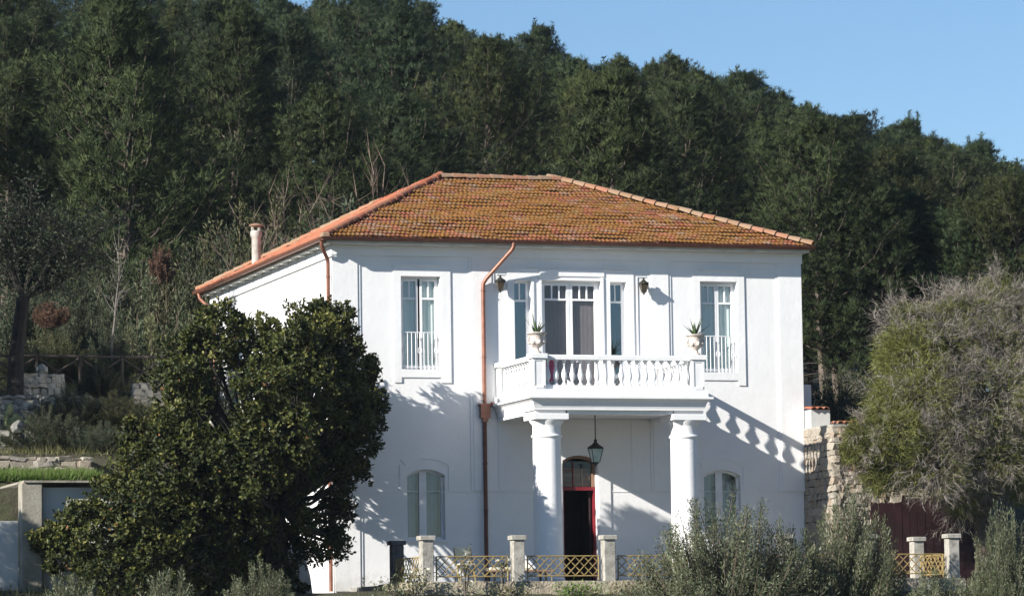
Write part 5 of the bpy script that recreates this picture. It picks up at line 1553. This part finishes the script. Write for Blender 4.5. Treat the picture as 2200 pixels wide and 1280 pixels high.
# ---- the grey feathery tree at the right
def tamarisk():
    base = at(2110, 1250, -3.1); base = Vector((base.x, base.y, height(base.x, base.y)))
    b_ = np.array(base)
    wood = MB()
    fork = base + Vector((0, 0, 1.6))
    wood.tube([base, base + Vector((0.06, 0, 0.8)), fork], [0.24, 0.20, 0.17], 8)
    L = [(1890, 960, 55, .9, -1.6), (1870, 900, 45, .95, -1.4), (1930, 1010, 60, .8, -1.6), (1900, 860, 60, .6, -1.2), (1880, 1030, 40, .8, -1.5), (1940, 920, 75, .6, -1.9), (1940, 780, 70, .7, -1.0), (1925, 730, 45, .7, -.8), (1990, 840, 85, .3, -1.8),
         (1985, 690, 70, .55, -.6), (2010, 650, 40, .85, -.5), (2040, 760, 85, .15, -1.2), (2060, 670, 70, .6, -.5), (2050, 900, 90, .08, -2.0), (2000, 980, 80, .1, -2.0), (2060, 1020, 75, .1, -2.0), (1850, 930, 30, .95, -1.5), (1845, 980, 28, .95, -1.5), (2080, 610, 34, .3, -.4), (2165, 590, 40, .3, -.3), (1960, 660, 30, .9, -.6), (2120, 640, 80, .2, -.4), (2130, 740, 90, .10, -1.0), (2140, 860, 95, .10, -1.8),
         (2130, 970, 90, .25, -1.8), (2200, 640, 80, .45, -.4), (2210, 760, 90, .1, -1.0), (2220, 880, 95, .15, -1.5), (2210, 1000, 90, .5, -1.4), (2270, 700, 90, .3, -.6), (2280, 850, 95, .3, -1.0), (1970, 740, 70, .3, 0.2), (2080, 800, 90, .1, 0.4), (2000, 930, 90, .3, 0.2), (2150, 930, 90, .3, 0.4), (2080, 1080, 45, .3, -1.6)]
    gp, gd, tp_, td = [], [], [], []
    for (px, py, rp, green, Y) in L:
        Y -= 2.4
        py = py + max(0, 760 - py) * 0.32
        green = min(1, green * (1.3 if py > 830 or px < 1960 else 0.9) + 0.08)
        px += random.uniform(-16, 16); py += random.uniform(-14, 14)
        c = at(px, py, Y); r = rp / 88.0 * random.uniform(0.5, 1.08)
        mid = fork.lerp(c, 0.55) + Vector((random.uniform(-.3, .3), random.uniform(-.3, .3), random.uniform(0, .4)))
        wood.tube([fork, mid, c], [0.08, 0.045, 0.012], 5, False)
        n = int(1150 * r ** 1.7)
        d = rand_dirs(n)
        p = np.array(c) + d * (r * (0.45 + 0.65 * RNG.uniform(0, 1, n) ** 0.8))[:, None]
        out = unit(d * 0.8 + np.array([-0.15, -0.1, -0.05]) + RNG.normal(size=(n, 3)) * 0.45)
        isg = RNG.uniform(0, 1, n) < green
        for q in range(5 if py > 760 else 9):              # long shoots that break the outline
            dd = unit(d[q] * 0.9 + np.array([-0.1, 0, 0.75 if py < 800 else -0.1]))
            e0 = np.array(c) + d[q] * r * 0.7; L_ = RNG.uniform(0.3, 0.7)
            k_ = 16
            tq = RNG.uniform(0, 1, k_)[:, None]
            wood.tube([Vector(e0), Vector(e0 + dd * L_ * 0.6), Vector(e0 + dd * L_ + np.array([0, 0, -0.08]))], [0.012, 0.008, 0.004], 3, False)
            tp_.append(e0 + dd * L_ * tq); td.append(unit(dd + RNG.normal(size=(k_, 3)) * 0.5))
        gp.append(p[isg]); gd.append(out[isg]); tp_.append(p[~isg]); td.append(out[~isg])
    gp = np.concatenate(gp); gd = np.concatenate(gd); tp_ = np.concatenate(tp_); td = np.concatenate(td)
    n = len(tp_)
    P2 = np.repeat(tp_, 6, 0) + np.repeat(td, 6, 0) * RNG.uniform(0.03, 0.42, 6 * n)[:, None]
    D2 = unit(np.repeat(td, 6, 0) + RNG.normal(size=(6 * n, 3)) * 0.6 + np.array([0, 0, -0.12]))
    tw = blades(np.concatenate([tp_, P2]) - b_, np.concatenate([td, D2]), np.concatenate([RNG.uniform(0.25, 0.5, n), RNG.uniform(0.10, 0.26, 6 * n)]), np.concatenate([np.full(n, 0.010), np.full(6 * n, 0.008)]), RNG.uniform(0, 1, 7 * n), 'twigs', M['twig'])
    ng = len(gp)
    pg = np.repeat(gp, 12, 0) + RNG.normal(size=(12 * ng, 3)) * 0.07; dg = unit(np.repeat(gd, 12, 0) + RNG.normal(size=(12 * ng, 3)) * 0.5)
    gr = blades(pg - b_, dg, RNG.uniform(0.10, 0.22, 12 * ng), 0.017, np.clip(np.repeat(RNG.uniform(0, 1, ng), 12) * 0.7 + 0.3 * RNG.uniform(0, 1, 12 * ng), 0, 1), 'sprays', M['tamarisk'])
    wm = MB(); wm.v = [(v[0] - b_[0], v[1] - b_[1], v[2] - b_[2]) for v in wood.v]; wm.f = wood.f
    tree_thing('feathery_tree', base, 'wide grey twiggy tree with yellow green feathery sprays at the right edge', 'tree', [('trunk', wm.mesh('trunk', M['bark'])), ('twigs', tw), ('sprays', gr)])
tamarisk()

# ---- the dark spreading tree at the far left
def dark_tree():
    base = at(32, 860, 8.2); base = Vector((base.x, base.y, height(base.x, base.y) - 0.1)); b_ = np.array(base)
    wood = MB()
    f1 = at(50, 640, 8.2)
    wood.tube([base, at(36, 760, 8.2), f1], [0.24, 0.20, 0.17], 9)
    P, D = [], []
    ends = [(10, 470, 8.0), (40, 440, 8.6), (95, 480, 8.0), (130, 470, 8.8), (180, 545, 7.9), (235, 548, 8.3), (215, 500, 8.8), (150, 520, 7.6), (-30, 520, 8.4), (-40, 430, 8.0), (70, 400, 9.0), (200, 450, 9.2), (240, 470, 9.0)]
    rs = np.random.default_rng(77)
    for (px, py, Y) in ends:
        e = at(px, py, Y)
        m1 = f1.lerp(e, 0.35) + Vector((0, 0, 0.12 if px < 120 else -0.1)); m2 = f1.lerp(e, 0.7) + Vector((rs.uniform(-.15, .15), 0, 0.05))
        pts = [f1, m1, m2, e]
        wood.tube(pts, [0.09, 0.06, 0.035, 0.012], 6, False)
        for j in range(40):
            t = rs.uniform(0.3, 1.0) * 3; i = min(2, int(t)); s = pts[i].lerp(pts[i + 1], t - i)
            d = Vector(unit(rs.normal(size=3) + np.array([0, 0, 0.3]))) * rs.uniform(0.3, 0.9)
            wood.tube([s, s + d * 0.6 + Vector((0, 0, .03)), s + d], [0.014, 0.009, 0.004], 3, False)
            k = 15
            q = np.array(s) + np.array(d) * rs.uniform(0.35, 1.1, k)[:, None] + rs.normal(size=(k, 3)) * 0.12
            P.append(q); D.append(unit(rs.normal(size=(k, 3)) + np.array(d)))
    P = np.concatenate(P); D = np.concatenate(D); n = len(P)
    me = leaves(P - b_, D, rs.uniform(0.07, 0.12, n), rs.uniform(0.03, 0.05, n), rs.uniform(0, 0.3, n), 'foliage', M['scrub'], 0.3)
    wm = MB(); wm.v = [(v[0] - b_[0], v[1] - b_[1], v[2] - b_[2]) for v in wood.v]; wm.f = wood.f
    tree_thing('dark_tree', base, 'dark bare limbed tree with sparse leaves at the left edge', 'tree', [('trunk', wm.mesh('trunk', M['dark_bark'])), ('foliage', me)])
dark_tree()

# pale sapling
b0 = at(243, 770, 11.3); z0 = height(b0.x, b0.y)
sp_pts = [Vector((b0.x, b0.y, z0)), at(240, 740, 11.3), at(246, 690, 11.3), at(250, 640, 11.3), at(256, 590, 11.3), at(254, 540, 11.3)]
sw = MB().tube(sp_pts, [0.034, 0.032, 0.028, 0.022, 0.015, 0.008], 6)
for q in range(26):
    s = sp_pts[2].lerp(sp_pts[5], random.random()); s = sp_pts[2 + q % 3].lerp(sp_pts[3 + q % 3], random.random())
    d = Vector((random.uniform(-1, 1), random.uniform(-1, 1), random.uniform(0.2, 1))).normalized() * random.uniform(0.3, 0.9)
    sw.tube([s, s + d * 0.5, s + d + Vector((0, 0, 0.1))], [0.012, 0.008, 0.003], 4, False)
t = thing('sapling', sp_pts[0], 'slender pale bare sapling behind the wooden rail fence', 'sapling')
sw.build('trunk', M['bark_grey'], t)

# prickly pear
pc = at(24, 925, 6.9); t = thing('prickly_pear', (pc.x, pc.y, height(pc.x, pc.y)), 'prickly pear cactus with oval pads at the left edge below the dark tree', 'cactus')
for k, (px, py, r, a) in enumerate(((22, 915, 0.24, 0.2), (38, 905, 0.22, -0.5), (20, 882, 0.21, 0.4), (45, 925, 0.22, -1.0), (12, 900, 0.2, 0.9), (30, 935, 0.24, 0.0), (52, 912, 0.18, -1.2))):
    c = at(px, py, 6.9 + 0.06 * (k % 3))
    bm = bmesh.new(); bmesh.ops.create_icosphere(bm, subdivisions=2, radius=1)
    me = bpy.data.meshes.new('pad'); bm.to_mesh(me); bm.free(); me.materials.append(M['cactus'])
    me.polygons.foreach_set('use_smooth', [True] * len(me.polygons))
    place('pad', me, c, t, (0, a, 0.4 * k), (r * 0.75, 0.05, r))
MB().tube([(pc.x, pc.y, height(pc.x, pc.y) - 0.1), (pc.x, pc.y + 0.05, pc.z + 0.1)], 0.07, 7).build('trunk', M['cactus'], t)

# ---- grass strips
def grass(name, x0, x1, y0, y1, n, hgt, mat, wdt=0.02, spread=0.35):
    x = RNG.uniform(x0, x1, n); y = RNG.uniform(y0, y1, n)
    z = np.array([height(a, b_) for a, b_ in zip(x, y)])
    d = unit(RNG.normal(size=(n, 3)) * spread + np.array([0, 0, 1]))
    org = np.array([(x0 + x1) / 2, (y0 + y1) / 2, z.min()])
    me = blades(np.stack([x, y, z - 0.02], 1) - org, d, RNG.uniform(0.5, 1.2, n) * hgt, wdt, np.clip(RNG.normal(0.5, 0.25, n), 0, 1), name, mat)
    o = place(name, me, org); o['kind'] = 'stuff'
    return o
gl = at(-20, 1030, 2.8).x; gr_ = at(205, 1030, 2.8).x
grass('bright_grass', gl, gr_, 1.9, 3.3, 9000, 0.30, M['grass'], 0.017, 0.5)
grass('weeds', gl, gr_, 1.9, 3.5, 1500, 0.34, M['weed'], 0.016, 0.5)
grass('weeds', -13, -2, 3.8, 12.0, 16000, 0.30, M['weed'], 0.016, 0.5)
grass('weeds', -3.5, 15.0, -9.5, -6.5, 9000, 0.5, M['weed'], 0.016)
grass('weeds', -14, -3.0, -9.0, -1.0, 6000, 0.4, M['weed'], 0.016)

# plants hugging the top of the retaining wall
def wall_plant(px, py, Y, label, mat, hgt, n=260, spread=0.7, leaf=(0.06, 0.12), lw=(0.02, 0.04), rad=0.25, flowers=0):
    p = at(px, py, Y)
    pos = RNG.normal(size=(n, 3)) * np.array([rad, rad * 0.5, hgt * 0.28]) + np.array([0, 0, hgt * 0.45])
    me = leaves(pos, unit(RNG.normal(size=(n, 3)) * spread + np.array([0, 0, 0.7])), RNG.uniform(*leaf, n), RNG.uniform(*lw, n), RNG.uniform(0, 1, n), 'foliage', M[mat], 0.3)
    parts = [('foliage', me)]
    st = MB()
    for q in range(8): st.tube([(0, 0, -0.25), (RNG.normal() * rad * 0.5, RNG.normal() * rad * 0.3, hgt * 0.4), (RNG.normal() * rad, RNG.normal() * rad * 0.4, hgt * RNG.uniform(0.7, 1.05))], [0.012, 0.009, 0.004], 4, False)
    parts.append(('stems', st.mesh('stems', M['twig'])))
    if flowers:
        fp = RNG.normal(size=(flowers, 3)) * np.array([rad * 0.8, rad * 0.4, hgt * 0.25]) + np.array([0, -0.06, hgt * 0.6])
        parts.append(('blossoms', leaves(np.repeat(fp, 4, 0), rand_dirs(flowers * 4), 0.055, 0.05, RNG.uniform(0, 1, flowers * 4), 'blossoms', M['flower'], 0.2)))
    tree_thing('wall_plant', (p.x, p.y, p.z), label, 'plant', parts, 'plants growing along the retaining wall')
wall_plant(1240, 1285, -6.6, 'bright green leafy plant at the foot of the fence, below the front door', 'grass', 0.35, 420, rad=0.3)
wall_plant(1000, 1262, -6.5, 'dry stalk with pale flowers midway between the first two concrete pillars', 'weed', 0.85, 120, rad=0.12, flowers=9)
wall_plant(890, 1265, -6.5, 'weeds with white blossoms at the first fence pillar', 'weed', 0.45, 260, rad=0.22, flowers=16)
wall_plant(845, 1285, -6.4, 'scrubby grey weed at the left end of the retaining wall', 'olive', 0.45, 260, rad=0.25)
wall_plant(1090, 1285, -6.5, 'thin dry weed under the second fence pillar', 'weed', 0.35, 200, rad=0.3)
wall_plant(1080, 1240, -6.4, 'pale flowering stalk left of the second fence pillar', 'weed', 0.45, 60, rad=0.1, flowers=5)
wall_plant(1360, 1285, -6.6, 'dry weed at the wall left of the large olive bush', 'weed', 0.4, 240, rad=0.3)

# ------------------------------------------------------------------ air
hz_mat = bpy.data.materials.new('thin_haze')
hz_mat.use_nodes = True
hn = hz_mat.node_tree
hn.nodes.clear()
ho = hn.nodes.new('ShaderNodeOutputMaterial')
hv = hn.nodes.new('ShaderNodeVolumePrincipled')
hv.inputs['Color'].default_value = (0.72, 0.84, 1.0, 1)
hv.inputs['Density'].default_value = 0.00008
hn.links.new(hv.outputs[0], ho.inputs['Volume'])
hz = MB().box(-750, 750, -550, 850, -9.0, 60.0).build('haze', hz_mat)
hz['kind'] = 'stuff'
